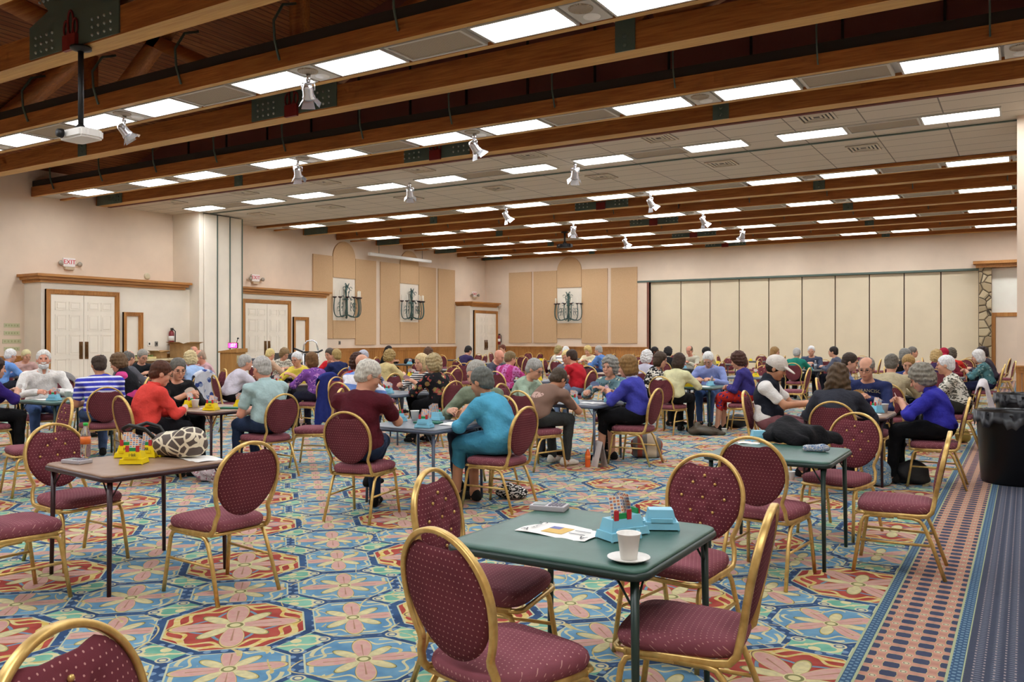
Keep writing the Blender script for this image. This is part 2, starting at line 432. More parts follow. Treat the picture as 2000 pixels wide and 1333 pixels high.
# ------------------------------------------------------------------ beams, trusses and light troughs
CH = [6.35, 10.2, 14.25, 22.3, 26.35, 30.3, 34.15]
TR = [4.2, 8.3, 12.42, 20.12, 24.05, 28.1, 32.1]
def bolts(bm, xs, zs, y, r=.022):
    for x in xs:
        for z in zs: ball(bm, (x, y, z), r, 6)
for i, y in enumerate(CH):
    w, h = (.30, .36)
    b = BM(); box(b, (XL+.02, y, HB), (XR-.02, y+w, HB+h))
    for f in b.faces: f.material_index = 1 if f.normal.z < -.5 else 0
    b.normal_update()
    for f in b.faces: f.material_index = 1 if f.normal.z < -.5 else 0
    root = tag(obj('truss_beam' if i < 3 else 'ceiling_beam', b, [m_beam, m_beam_light]), 'brown glulam %s, %s counted from the camera' % ('truss chord' if i < 3 else 'ceiling beam', ORD[i+1]), None, None, 'structure')
    if i < 2:                                                 # web members up to the roof
        for x0, x1 in ((RX, RX), (RX-.35, RX-5.2), (RX+.35, RX+5.2), (RX-6.1, RX-6.1), (RX+6.1, RX+6.1), (RX-6.3, RX-1), (RX+6.3, RX+1), (RX-6.5, RX-9.5), (RX+6.5, RX+9.5)):
            zt = 9.5-abs(x1-RX)*.30
            b = BM(); tube(b, [(x0, y+.15, HB+h-.02), (x1, y+.15, zt)], .17, 4, up=(0, 1, 0)); struct('web_member', b, m_beam, 'brown glulam web member', root)
        b = BM()
        for sx in (-1, 1): tube(b, [(RX, y+.15, 9.35), (RX+sx*11.3, y+.15, 6.0)], .2, 4, up=(0, 1, 0))
        struct('rafter', b, m_beam, 'brown glulam rafters', root)
    # steel plates: a crested one in the middle, straps at the quarter points, end plate
    b = BM(); yy = y-.02
    if i < 2:
        prism(b, [(RX-1.0, HB+.02), (RX+1.0, HB+.02), (RX+1.0, HB+.45), (RX+.55, HB+.6), (RX+.95, HB+1.0), (RX+.68, HB+1.2), (RX+.22, HB+.75), (RX+.17, HB+1.35), (RX-.17, HB+1.35),
                  (RX-.22, HB+.75), (RX-.68, HB+1.2), (RX-.95, HB+1.0), (RX-.55, HB+.6), (RX-1.0, HB+.45)], yy, y, axis=1)
    else: box(b, (RX-.85, yy, HB+.0), (RX+.85, y, HB+h+.03))
    pl = struct('steel_plate', b, m_steel, 'grey green steel plate with rows of bolts', root)
    b = BM()
    for sx in (-1, 1): bolts(b, [RX+sx*(.45+.13*k) for k in range(4)], [HB+.09+.1*k for k in range(3)], yy)
    if i < 2:
        for sx in (-1, 1): bolts(b, [RX+sx*(.55+.1*k) for k in range(3)], [HB+.75+.11*k for k in range(3)], yy)
    struct('bolt', b, m_bolt, 'steel bolts', pl)
    b = BM(); box(b, (RX-.14, yy-.05, HB-.03), (RX+.14, yy, HB+.17))
    for dx, hh, ww in ((0, .32, .06), (-.1, .2, .05), (.1, .2, .05)):
        tube(b, [(RX+dx+ww*cos(a)*(1 if dx >= 0 else -1), yy-.02, HB+.17+hh*.5+hh*.5*sin(a)) for a in [k*pi/8 for k in range(16)]], .014, 5, closed=True, up=(0, 1, 0))
    struct('crest', b, m_crest, 'dark red flame shaped crest', pl)
    for sx in (-6.1, 6.1, 11.2):
        b = BM(); x = RX+sx; box(b, (x-.14, yy, HB+.0), (x+.14, y, HB+(.62 if i < 3 else .36))); bolts(b, [x], [HB+.08, HB+.2], yy, .03)
        struct('strap_plate', b, m_steel, 'upright steel strap with bolts', root)
    b = BM(); box(b, (XL+.1, yy, HB-.01), (XL+1.25, y, HB+h+.02)); bolts(b, [XL+.75+.12*k for k in range(4)], [HB+.07+.1*k for k in range(3)], yy)
    struct('end_plate', b, m_steel, 'steel end plate against the side wall', root)
def panel_proto():
    """one lay-in fluorescent panel: frame and lit diffuser"""
    t = thing('ceiling_light', 'x', 'ceiling light')
    b = BM()
    for lo, hi in (((-.61, -.31, -.02), (.61, -.28, .03)), ((-.61, .28, -.02), (.61, .31, .03)), ((-.61, -.28, -.02), (-.58, .28, .03)), ((.58, -.28, -.02), (.61, .28, .03))): box(b, lo, hi)
    obj('frame', b, m_trofferframe, t)
    b = BM(); box(b, (-.58, -.28, 0), (.58, .28, .02)); obj('diffuser', b, m_diff, t)
    return t
def grille_proto():
    t = thing('air_grille', 'x', 'air vent')
    b = BM()
    for lo, hi in (((-.61, -.31, -.02), (.61, -.27, .03)), ((-.61, .27, -.02), (.61, .31, .03)), ((-.61, -.27, -.02), (-.57, .27, .03)), ((.57, -.27, -.02), (.61, .27, .03))): box(b, lo, hi)
    obj('frame', b, m_trofferframe, t)
    b = BM(); box(b, (-.57, -.27, -.005), (.57, .27, .02)); obj('perforated_panel', b, m_grille, t)
    return t
def speaker_proto():
    t = thing('speaker_plate', 'x', 'ceiling speaker')
    b = BM(); box(b, (-.2, -.31, -.015), (.2, .31, .03)); obj('plate', b, m_trofferframe, t)
    b = BM(); lathe(b, [(0, -.024), (.12, -.024), (.125, -.03), (.14, -.03), (.145, -.015)], 20, (0, -.14)); obj('speaker_cover', b, m_grille, t)
    b = BM(); lathe(b, [(0, -.03), (.05, -.03), (.055, -.022), (.1, -.024), (.105, -.015)], 20, (0, .15)); obj('downlight_ring', b, m_white, t)
    return t
def spot_proto():
    t = thing('stage_spotlight', 'x', 'spotlight')
    b = BM(); tube(b, [(0, 0, 0), (0, 0, -.10)], .035, 10); tube(b, [(-.09, 0, -.22), (-.09, 0, -.12), (.09, 0, -.12), (.09, 0, -.22)], .012, 6, up=(0, 1, 0)); obj('yoke', b, m_chrome, t)
    hd = Matrix.Rotation(radians(38), 4, 'X')
    b = BM(); lathe(b, [(0, .12), (.05, .12), (.075, .06), (.08, -.05), (.095, -.08), (.095, -.10), (.07, -.095), (0, -.06)], 16)
    bmesh.ops.transform(b, matrix=Matrix.Translation((0, 0, -.24)) @ hd, verts=b.verts); h = obj('lamp_housing', b, m_chrome, t)
    b = BM()
    for k in range(4):
        a = k*pi/2; m2 = Matrix.Rotation(a, 4, 'Z')
        vs = [b.verts.new(m2 @ Vector(p)) for p in ((.07, -.07, -.10), (.07, .07, -.10), (.15, .1, -.2), (.15, -.1, -.2))]; b.faces.new(vs)
    bmesh.ops.transform(b, matrix=Matrix.Translation((0, 0, -.24)) @ hd, verts=b.verts); obj('barn_door', b, m_chrome, h)
    return t
P_LIGHT, P_GRILLE, P_SPK, P_SPOT = panel_proto(), grille_proto(), speaker_proto(), spot_proto()
_used = set()
def put(proto, loc, rz, label, group=None):
    if proto.name not in _used:
        _used.add(proto.name); proto.location = loc; proto.rotation_euler = (0, 0, rz); proto['label'] = label
        if group: proto['group'] = group
        return proto
    return dup(proto, loc, rz, label, group)
for i, y in enumerate(TR):
    nm = ORD[i+1]
    t = thing('light_trough', 'long wooden light trough, %s counted from the camera' % nm, 'light trough', (0, y, HB))
    t['kind'] = 'structure'
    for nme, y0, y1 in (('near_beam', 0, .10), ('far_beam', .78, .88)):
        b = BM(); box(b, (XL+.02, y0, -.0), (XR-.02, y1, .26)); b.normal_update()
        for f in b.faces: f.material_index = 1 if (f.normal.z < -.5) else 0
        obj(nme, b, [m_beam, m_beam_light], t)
    b = BM(); box(b, (XL+.02, .03, .26), (XR-.02, .85, .42)); obj('dark_housing', b, m_dark, t)
    b = BM(); box(b, (XL+.02, .10, .045), (XR-.02, .78, .06)); obj('backing', b, m_trofferframe, t)
    for k in range(12):
        x = XL+1.1+k*2.12
        b = BM(); tube(b, [(x, .3, 1.0), (x, .05, .9), (x, -.12, .62), (x, -.10, .35), (x, -.03, .14), (x, -.012, .1)], .022, 6, ry=.012, up=(1, 0, 0))
        obj('hanger_strap', b, m_steel, t)
    # the row of light, speaker, light, grille
    x0 = -21.55; yc = y+.44; nl = ng = ns = 0
    for k in range(6):
        c = x0+k*4.3
        for dx, P in ((-.85, P_LIGHT), (0, P_SPK), (.85, P_LIGHT), (2.13, P_GRILLE)):
            x = c+dx
            if x > XR-.7 or x < XL+.65: continue
            if -x*SA+yc*CA < -3: continue
            if P is P_LIGHT: nl += 1; lab = 'lit ceiling light panel %s from the side wall in the %s wooden trough' % (ORD[nl], nm); g = 'light panels in the wooden troughs'
            elif P is P_SPK: ns += 1; lab = 'square speaker plate %s from the side wall in the %s wooden trough' % (ORD[ns], nm); g = 'speaker plates in the troughs'
            else: ng += 1; lab = 'perforated air grille %s from the side wall in the %s wooden trough' % (ORD[ng], nm); g = 'air grilles in the troughs'
            put(P, (x, yc, HB+.015), 0, lab, g)
# tile ceiling: one row of light panels and grilles, two rows of square vents
nl = ng = 0
for k in range(6):
    for dx, P in ((-.92, 'L'), (.92, 'L'), (2.15, 'G')):
        x = -21.55+k*4.3+dx
        if x > XR-.7 or x < XL+.65: continue
        if P == 'L': nl += 1; put(P_LIGHT, (x, 16.35, 5.35), 0, 'lit ceiling light panel %s from the side wall in the tile ceiling' % ORD[nl], 'light panels in the tile ceiling')
        else: ng += 1; put(P_GRILLE, (x, 16.35, 5.35), 0, 'perforated air grille %s from the side wall in the tile ceiling' % ORD[ng], 'air grilles in the tile ceiling')
vent = thing('ceiling_vent', 'x', 'air vent')
b = BM()
for q in range(4):
    s0, s1 = .3-.07*q, .3-.07*q-.035
    for lo, hi in (((-s0, -s0, -.02), (s0, -s1, .0)), ((-s0, s1, -.02), (s0, s0, .0)), ((-s0, -s1, -.02), (-s1, s1, .0)), ((s1, -s1, -.02), (s0, s1, .0))): box(b, (lo[0], lo[1], lo[2]+.004*q), (hi[0], hi[1], hi[2]))
obj('slat', b, flat('#d5c8b2', .6), vent)
b = BM(); box(b, (-.3, -.3, 0), (.3, .3, .006)); obj('backing', b, m_black, vent)
nv = 0
for row, ty in (('nearer', 15.15), ('farther', 18.1)):
    nv = 0
    for x in (-20.5, -17.6, -14.7, -11.8, -8.9, -6.0, -3.1):
        nv += 1
        put(vent, (x+(.3 if ty > 16 else 0), ty, 5.352), 0, 'square ceiling vent %s from the side wall in the %s tile row' % (ORD[nv], row), 'square vents in the tile ceiling')
# spotlights under troughs
for px, y, hh, lab in ((607, 8.74, HB, 'spotlight under the second trough beside the middle of the hall'), (248, 8.74, HB, 'spotlight under the second trough nearer the side wall'),
        (930, 12.86, HB, 'spotlight under the third trough beside the middle of the hall'), (585, 12.86, HB, 'spotlight under the third trough nearer the side wall'),
        (1125, 16.35, 5.36, 'grey spotlight under the tile ceiling beside the middle of the hall'), (803, 16.35, 5.36, 'spotlight under the tile ceiling nearer the side wall'),
        (1272, 20.56, HB, 'spotlight under the fourth trough on its aisle half'), (990, 20.56, HB, 'spotlight under the fourth trough on its wall half'),
        (1374, 24.5, HB, 'spotlight under the fifth trough on its aisle half'), (1121, 24.5, HB, 'spotlight under the fifth trough on its wall half'),
        (1451, 28.54, HB, 'spotlight under the sixth trough on its aisle half'), (1222, 28.54, HB, 'spotlight under the sixth trough on its wall half')):
    r = ray(px); put(P_SPOT, (r[0]*y/r[1], y-.05, hh-.02), .6 if px % 2 else -.5, 'chrome stage '+lab, 'stage spotlights under the ceiling')
# hanging projectors
def projector(x, y, zt, zb, label, dark):
    t = thing('projector', label, 'projector', (x, y, zb))
    b = BM(); tube(b, [(0, 0, zt-zb), (0, 0, .13)], .035, 10); lathe(b, [(0, zt-zb), (.13, zt-zb), (.13, zt-zb-.03), (.04, zt-zb-.06)], 16); lathe(b, [(.04, .2), (.08, .14), (.08, .12), (0, .12)], 12); obj('ceiling_pole', b, m_black, t)
    b = BM(); prism(b, [(-.24, -.16), (.24, -.16), (.27, -.08), (.27, .1), (.22, .18), (-.22, .18), (-.27, .1), (-.27, -.08)], 0, .12)
    bmesh.ops.bevel(b, geom=list(b.edges), offset=.025, segments=2, affect='EDGES')
    o = obj('projector_body', b, m_black if dark else m_white, t)
    b = BM(); lathe(b, [(0, .06), (.05, .06), (.06, 0), (0, .02)], 14); bmesh.ops.transform(b, matrix=Matrix.Translation((-.1, -.19, .06)) @ Matrix.Rotation(pi/2, 4, 'X'), verts=b.verts); obj('lens', b, m_black, o)
r = ray(158); projector(r[0]*6.33/r[1], 6.33, HB-.02, 4.08, 'white projector hanging on a long black pole from the crested truss plate', False)
r = ray(1103); projector(r[0]*26.3/r[1], 26.3, HB-.02, 4.72, 'dark projector on a short pole under the rear ceiling', True)
# ------------------------------------------------------------------ side wall: enclosures, doors, partition stack
def door_pair(n, x, y0, y1, h, label, face=1):
    """double six-panel door in a plane x=const, opening towards +x"""
    t = thing('door_%d' % n, label, None, (x, y0, 0), 0, None, 'structure')
    del t['label']; t['label'] = label
    W = y1-y0; lw = W/2
    for k in range(2):
        a = k*lw+.006; c = (k+1)*lw-.006
        b = BM(); box(b, (0, a, .01), (.045, c, h-.01))
        leaf = obj('door_leaf', b, m_wall_light, t)
        b = BM()
        for zz0, zz1 in ((.16, .36), (.40, .60), (.64, .80), (.845, .93)):
            for q in range(2):
                yy0, yy1 = a+lw*(.12+.42*q), a+lw*(.12+.42*q+.34)
                # raised panel with a slim moulding
                box(b, (.045, yy0, zz0*h), (.052, yy1, zz0*h+.02)); box(b, (.045, yy0, zz1*h-.02), (.052, yy1, zz1*h))
                box(b, (.045, yy0, zz0*h), (.052, yy0+.02, zz1*h)); box(b, (.045, yy1-.02, zz0*h), (.052, yy1, zz1*h))
                box(b, (.045, yy0+.05, zz0*h+.05), (.054, yy1-.05, zz1*h-.05), .006)
        obj('panel_moulding', b, m_wall_light, leaf)
        yy = (lw-.13) if k == 0 else lw+.03
        b = BM(); box(b, (.045, yy, .95), (.055, yy+.10, 1.42)); tube(b, [(.055, yy+.05, 1.02), (.10, yy+.05, 1.05), (.10, yy+.05, 1.30), (.055, yy+.05, 1.33)], .012, 6, up=(0, 1, 0))
        obj('push_plate', b, flat('#6b4a25', .4, .6), leaf)
def casing(n, x, y0, y1, h, w, label):
    b = BM()
    for q, (o1, d) in enumerate(((0, .05), (.03, .075), (w-.05, .09))):
        box(b, (x, y0-w+o1*0+(w-.0)*0, 0), (x+.05, y0, h+w)); break
    b.free(); b = BM()
    for d, a0, a1 in ((.045, 0, w), (.065, w*.25, w), (.085, w*.75, w)):
        box(b, (x, y0-a1, 0), (x+d, y0-a0, h+a0)); box(b, (x, y1+a0, 0), (x+d, y1+a1, h+a0)); box(b, (x, y0-a1, h+a0), (x+d, y1+a1, h+a1))
    struct('trim_%d' % n, b, m_trim_x, label)
def cornice(n, pts, z0, z1, label):
    """stepped wooden crown that follows the plan line pts (outer side to the left of travel is +x here)"""
    b = BM()
    for (xa, ya, xb, yb) in pts:
        for k, (d, za, zb) in enumerate(((.06, z0, z0+(z1-z0)*.35), (.13, z0+(z1-z0)*.35, z0+(z1-z0)*.7), (.20, z0+(z1-z0)*.7, z1))):
            box(b, (min(xa, xb)-(.0), min(ya, yb)-d, za), (max(xa, xb)+d, max(ya, yb)+d, zb))
    struct('trim_%d' % n, b, m_trim_y, label)
XE = -21.9
b = BM(); box(b, (XL, 12.25, 0), (XE, 16.8, 3.0)); struct('wall_enclosure', b, m_wall_light, 'pale door enclosure projecting from the side wall near the partition stack')
cornice(1, [(XL, 12.25, XE, 16.55)], 2.98, 3.2, 'stepped wooden cornice on the first door enclosure')
y0, y1 = on_x(97, 600, XE)[0], on_x(222, 600, XE)[0]
DH = 2.68
door_pair(1, XE+.003, y0, y1, DH, 'first cream double door with brown push plates, nearest the camera')
casing(2, XE, y0, y1, DH, .13, 'wooden casing of the first double door')
ya, yb = on_x(246, 640, XE)[0], on_x(270, 640, XE)[0]
casing(3, XE, ya, yb, 2.15, .11, 'narrow wooden frame beside the first double door')
# wainscot of the enclosure and of the wall before it
def slats(n, axis, c, a0, a1, label, h=1.05, face=1):
    b = BM()
    k = int((a1-a0)/.09)
    for q in range(max(k, 1)):
        p0 = a0+q*(a1-a0)/max(k, 1)+.006; p1 = a0+(q+1)*(a1-a0)/max(k, 1)-.006
        if axis == 'x': box(b, (c, p0, .1), (c+.02*face, p1, h-.12))
        else: box(b, (p0, c-.02, .1), (p1, c, h-.12))
    for z0, z1, d in ((0, .12, .035), (h-.13, h-.07, .04), (h-.07, h-.03, .055), (h-.03, h, .075)):
        if axis == 'x': box(b, (c, a0, z0), (c+d*face, a1, z1))
        else: box(b, (a0, c-d, z0), (a1, c, z1))
    struct('baseboard_%s' % n, b, m_trim_x, label)
slats('first', 'x', XL, YF, 12.2, 'slatted wooden wainscot of the side wall before the enclosure')
slats('second', 'x', XE, yb+.12, 16.75, 'slatted wooden wainscot beside the first double door')
# partition pocket on the side wall with the stacked panel leaves
b = BM(); box(b, (XL, 16.8, 0), (-21.45, 16.95, 5.36)); struct('wall_pocket', b, m_wall_light, 'narrow wall return beside the stacked partition leaves')
st = thing('partition_stack', 'stack of tall beige folding partition leaves against the side wall', 'folding partition', (0, 0, 0))
for k in range(3):
    b = BM(); box(b, (-22.65, 16.97+k*.5, .02), (-21.42-.02*k, 17.44+k*.5, 5.33), .02)
    lf = obj('partition_leaf', b, m_wall_light, st)
    b = BM(); box(b, (-21.42-.02*k, 17.43+k*.5, .02), (-21.40-.02*k, 17.46+k*.5, 5.33)); obj('edge_seal', b, m_steel, lf)
# second enclosure with its door, beyond the stack
b = BM(); box(b, (XL, 18.6, 0), (XE, 22.75, 3.0)); struct('wall_enclosure_second', b, m_wall_light, 'pale door enclosure behind the partition stack')
cornice(4, [(XL, 18.8, XE, 22.6)], 2.98, 3.2, 'stepped wooden cornice on the second door enclosure')
y1 = on_x(560, 600, XE)[0]; y0 = y1-1.85
door_pair(2, XE+.003, y0, y1, DH, 'second cream double door half hidden behind the partition stack')
casing(5, XE, y0, y1, DH, .13, 'wooden casing of the second double door')
ya, yb = on_x(576, 640, XE)[0], on_x(596, 640, XE)[0]
casing(6, XE, ya, yb, 2.15, .11, 'narrow wooden frame beside the second double door')
# third enclosure at the far corner
Y3 = on_x(918, 600, XE)[0]
b = BM(); box(b, (XL, Y3, 0), (XE, YB-.02, 3.0)); struct('wall_enclosure_third', b, m_wall_light, 'pale door enclosure in the far corner')
cornice(7, [(XL, Y3+.1, XE, YB-.3)], 2.98, 3.2, 'stepped wooden cornice on the corner door enclosure')
y0, y1 = on_x(927, 600, XE)[0], on_x(967, 600, XE)[0]; y1 = min(y1, YB-.25)
door_pair(3, XE+.003, y0, y1, DH, 'third cream double door in the far corner')
casing(8, XE, y0, y1, DH, .13, 'wooden casing of the corner double door')
slats('third', 'x', XL, 22.8, Y3-.02, 'slatted wooden wainscot of the side wall under the acoustic panels', 1.12)
slats('fourth', 'y', YB, XE+.05, PX0-.05, 'slatted wooden wainscot of the back wall', 1.12)
# acoustic panels
mp = Mat('tan_acoustic_fabric', .95, spec=.1)
mp.color(mp.mix(mp.noise(90, 2).step(.3, .7), hx('#cba67c'), hx('#dbb78f'))); mp.bump(mp.noise(300, 1), .3, .004)
def wall_pt(axis, a, d, z):
    return (XL+d, a, z) if axis == 'x' else (a, YB-d, z)
def acoustic(axis, a0, a1, z0, z1, label, arch=False, th=.05):
    pts = [(a0, z0), (a1, z0), (a1, z1)]
    if arch:
        r = (a1-a0)/2
        pts = [(a0, z0), (a1, z0)]+[(a0+r+r*cos(t), z1-r+r*sin(t)) for t in [k*pi/16 for k in range(17)]]
    else: pts.append((a0, z1))
    b = BM()
    A = [b.verts.new(wall_pt(axis, p, .002, z)) for p, z in pts]; Bv = [b.verts.new(wall_pt(axis, p, th, z)) for p, z in pts]
    n = len(pts); b.faces.new(A); b.faces.new(Bv)
    for i in range(n): b.faces.new((A[i], A[(i+1) % n], Bv[(i+1) % n], Bv[i]))
    tag(obj('acoustic_panel', b, mp.m), label, 'acoustic panel', 'tan acoustic panels on the walls')
def chandelier(axis, a, z, label):
    """wall sconce of green iron scrolls with candle cups"""
    t = thing('wall_sconce', label, 'wall lamp', wall_pt(axis, a, .02, z), -pi/2 if axis == 'x' else pi, 'iron scroll sconces')
    mi = flat('#4f6660', .5, .4); b = BM()
    # local frame: x along the wall, +y into the room
    tube(b, [(0, .12, -.62), (0, .12, .55)], [.035, .05, .03][:2], 8)
    lathe(b, [(0, -.72), (.05, -.68), (.02, -.62), (.07, -.5), (.04, -.3), (.05, 0), (.09, .05), (.05, .1), (.03, .4), (.05, .55), (0, .62)], 10, (0, .12)); stem = obj('stem', b, mi, t)
    for k in range(7):
        an = pi*(k+.0)/6
        dx, dy = cos(an), sin(an)*.62
        b = BM(); pts = []
        for q in range(15):
            u = q/14; rr = .06+.62*sin(u*pi*.62)*1.02
            zz = -.55-.14*sin(u*pi)+.62*u**3
            pts.append((dx*rr, .12+dy*rr, zz))
        tube(b, pts, .02, 6); e = pts[-1]
        for q in range(2):
            tube(b, [(e[0]*(.62+.05*q)+dx*.09*cos(w)*(.6), .12+(e[1]-.12)*(.62)+dy*.09*cos(w)*.6, -.18-.15*q+.09*sin(w)) for w in [j*.55 for j in range(10)]], .01, 5)
        arm = obj('arm', b, mi, t)
        b = BM(); lathe(b, [(0, 0), (.03, 0), (.085, .03), (.08, .06), (.0, .05)], 12, (e[0], e[1])); bmesh.ops.translate(b, vec=(0, 0, e[2]), verts=b.verts); obj('candle_cup', b, flat('#3b2722', .6), arm)
        b = BM(); lathe(b, [(.022, .05), (.022, .30), (0, .31)], 8, (e[0], e[1])); bmesh.ops.translate(b, vec=(0, 0, e[2]), verts=b.verts); obj('candle', b, flat('#efe6d2', .5), arm)
    b = BM()
    for sx in (-1, 1):
        for sc, z0 in ((1.0, .12), (.7, .48)):
            tube(b, [(sx*(.05+.3*sc*(w/6.0)*cos(w*.5-.3)), .14+.05*(w/6), z0+.26*sc*sin(w*.62)) for w in [j*.45 for j in range(14)]], .014, 6)
            tube(b, [(sx*(.26*sc+.07*cos(w)), .18, z0-.02+.07*sin(w)) for w in [j*.6 for j in range(10)]], .011, 5)
    obj('scroll', b, mi, t)
def Yl(px): return on_x(px, 600, XL)[0]
def Xb(px): return on_y(px, 600, YB)[0]
for axis, f, c, groups in (('x', Yl, 'side wall', (((602, 649, 1.5), (649, 693, 1.5), (693, 733, 1.24), 'first'), ((742, 780, 1.27), (780, 817, 1.27), (817, 850, 1.27), 'second'))),
                           ('y', Xb, 'back wall', (((1043, 1089, 1.28), (1089, 1137, 1.5), (1137, 1187, 1.28), 'third'),))):
    for (p0, p1, zb), (q0, q1, zc), (r0, r1, zr), nm in groups:
        acoustic(axis, max(f(p0), 22.8) if axis == 'x' else f(p0), f(p1)-.02, zb, 4.66, 'tan acoustic panel on the camera side of the %s sconce on the %s' % (nm, c) if axis == 'x' else 'tan acoustic panel next to the corner side of the back wall sconce')
        acoustic(axis, f(q0), f(q1)-.02, zc, 2.2, 'short tan acoustic panel below the %s sconce on the %s' % (nm, c))
        acoustic(axis, f(q0), f(q1)-.02, 3.85, 5.27, 'arched tan acoustic panel above the %s sconce on the %s' % (nm, c), True)
        acoustic(axis, f(r0), f(r1), zr, 4.66, 'tan acoustic panel on the far side of the %s sconce on the %s' % (nm, c) if axis == 'x' else 'tan acoustic panel on the partition side of the back wall sconce')
        # white niche board
        b = BM(); a0, a1 = f(q0), f(q1)-.02
        lo, hi = wall_pt(axis, a0, .0, 2.2), wall_pt(axis, a1, .012, 3.85)
        box(b, tuple(map(min, lo, hi)), tuple(map(max, lo, hi))); struct('wall_niche', b, m_wall_light, 'white wall field behind the %s sconce' % nm)
        chandelier(axis, (f(q0)+f(q1))/2, 2.98, 'green iron scroll sconce with candle cups, %s from the camera' % nm)
acoustic('x', Yl(855), Yl(887), 1.27, 4.66, 'separate tan acoustic panel beside the corner enclosure')
acoustic('y', Xb(995), Xb(1039), 1.28, 4.66, 'separate tan acoustic panel closest to the corner on the back wall')
acoustic('y', Xb(1194), Xb(1245), 1.28, 4.66, 'separate tan acoustic panel closest to the folding partition')
# roll-up projection screen case on the side wall
b = BM(); ya, yb = Yl(695)+.3, Yl(826); box(b, (XL+.35, ya, 4.80), (XL+.5, yb, 4.93), .03)
sc = tag(obj('projection_screen', b, m_white), 'long white roll-up projection screen case hung on the side wall', 'projection screen')
b = BM(); tube(b, [(XL+.42, ya+.6, 4.93), (XL+.42, ya+.6, 6.2)], .01, 5); tube(b, [(XL+.42, yb-.6, 4.93), (XL+.42, yb-.6, 6.2)], .01, 5); obj('hanging_wire', b, m_steel, sc)
# big folding partition across the back wall
t = thing('folding_partition', 'wide cream folding partition closing the back wall', 'folding partition', (0, YB+.12, 0)); t['kind'] = 'structure'
edges = [1268, 1328, 1385, 1442, 1500, 1565, 1630, 1697, 1765, 1837, 1912]
mpl = plaster('partition_vinyl', '#e6d6b8', .03)
for a, c in zip(edges, edges[1:]):
    b = BM(); box(b, (Xb(a)+.022, 0, .02), (Xb(c)-.022, .08, PH-.03)); obj('partition_leaf', b, mpl, t)
b = BM(); box(b, (PX0, .081, 0), (PX1, .095, PH)); obj('seam_backing', b, flat('#5d4c40', .8), t)
b = BM(); box(b, (PX0-.6, -.16, PH-.02), (PX1, .1, PH+.05)); obj('head_track', b, m_steel, t)
b = BM(); box(b, (PX0, -.02, 0), (PX1, .11, .015)); obj('floor_seal', b, m_black, t)
b = BM(); box(b, (PX0-.1, YB-.03, 0), (PX0, YB+.2, PH)); struct('trim_partition', b, flat('#7a4a3a', .5), 'dark wooden post at the corner end of the folding partition')
# stone pillar, alcove and door at the aisle end of the back wall
ms = Mat('field_stone', .9)
vo = ms.voro(3.2, 'F1', 1); vd = ms.voro(3.2, 'DISTANCE_TO_EDGE')
sep = ms.nt.nodes.new('ShaderNodeSeparateColor'); ms.nt.links.new(vo, sep.inputs[0]); g = V(ms.nt, sep.outputs[0])
cc = ms.mix(g, hx('#8d7756'), hx('#cdbb97')); cc = ms.mix(vd.lt(.03), cc, hx('#4d4234')); ms.color(cc); ms.bump(vd.step(0, .12), .9, .05)
PX2 = Xb(1937)
b = BM(); box(b, (PX1+.02, YB-.35, 0), (PX2, YB-.01, 4.02)); struct('wall_pillar', b, ms.m, 'field stone pillar at the aisle end of the folding partition')
b = BM(); box(b, (PX1-.08, YB-.5, 4.02), (XR-.05, YB-.01, 4.14)); box(b, (PX1-.16, YB-.62, 4.14), (XR-.05, YB-.01, 4.24)); struct('trim_alcove', b, m_trim_y, 'wooden cornice over the stone pillar and alcove')
b = BM(); box(b, (PX2+.01, YB-.03, 2.4), (XR-.05, YB-.004, 4.0)); struct('wall_alcove', b, plaster('alcove_painted_light', '#fff8ea'), 'alcove wall above the aisle door, painted whiter for its light')  # whiter wall colour stands in for the light inside the alcove
b = BM(); box(b, (PX2, YB-.1, 0), (PX2+.12, YB-.03, 2.42)); box(b, (PX2+.12, YB-.1, 2.28), (XR-.05, YB-.03, 2.42)); struct('trim_aisle', b, m_trim_x, 'wooden frame of the aisle opening beside the stone pillar')
b = BM(); box(b, (PX2+.13, YB-.07, .01), (PX2+1.2, YB-.03, 2.27)); struct('door_4', b, m_wall, 'plain cream door in the aisle opening')
# column at the aisle end of the partition track
b = BM(); box(b, (-.14, 16.9, 0), (XR, 18.4, 5.36)); struct('wall_column', b, m_wall, 'cream column at the aisle end of the tile ceiling')
slats('column', 'y', 16.9, -.16, 1.3, 'slatted wooden wainscot of the aisle column')
# exit signs, smoke detector, extinguishers, switches
def exit_sign(x, y, z, label):
    t = thing('exit_sign', label, 'exit sign', (x, y, z), 0, 'exit signs over the doors')
    b = BM(); box(b, (0, -.17, 0), (.06, .17, .24), .008); obj('sign_box', b, flat('#f7efe9', .4), t)
    me = text_mesh('EXIT', .17, flat('#d92a3a', .5), .003)
    o = obj('lettering', me, None, t); o.location = (.064, 0, .125); o.rotation_euler = (pi/2, 0, pi/2)
    b = BM(); box(b, (0, -.13, -.09), (.08, .13, -.01), .01); obj('battery_box', b, flat('#cdb89a', .6), t)
    for sy in (-.27, .27):
        b = BM(); lathe(b, [(0, 0), (.05, .0), (.07, .05), (.06, .07), (0, .06)], 12); bmesh.ops.transform(b, matrix=Matrix.Translation((.06, sy, .08)) @ Matrix.Rotation(pi/2, 4, 'Y'), verts=b.verts)
        tube(b, [(.05, sy, .08), (.04, sy*.6, .05)], .012, 5); obj('emergency_lamp', b, flat('#a49a8a', .4, .3), t)
exit_sign(XL+.01, on_x(133, 525, XL)[0], 3.5, 'red and white EXIT sign above the first door enclosure')
exit_sign(XL+.01, on_x(497, 545, XL)[0], 3.47, 'red and white EXIT sign above the second door enclosure')
exit_sign(XL+.01, on_x(925, 575, XL)[0], 3.5, 'red and white EXIT sign above the corner door')
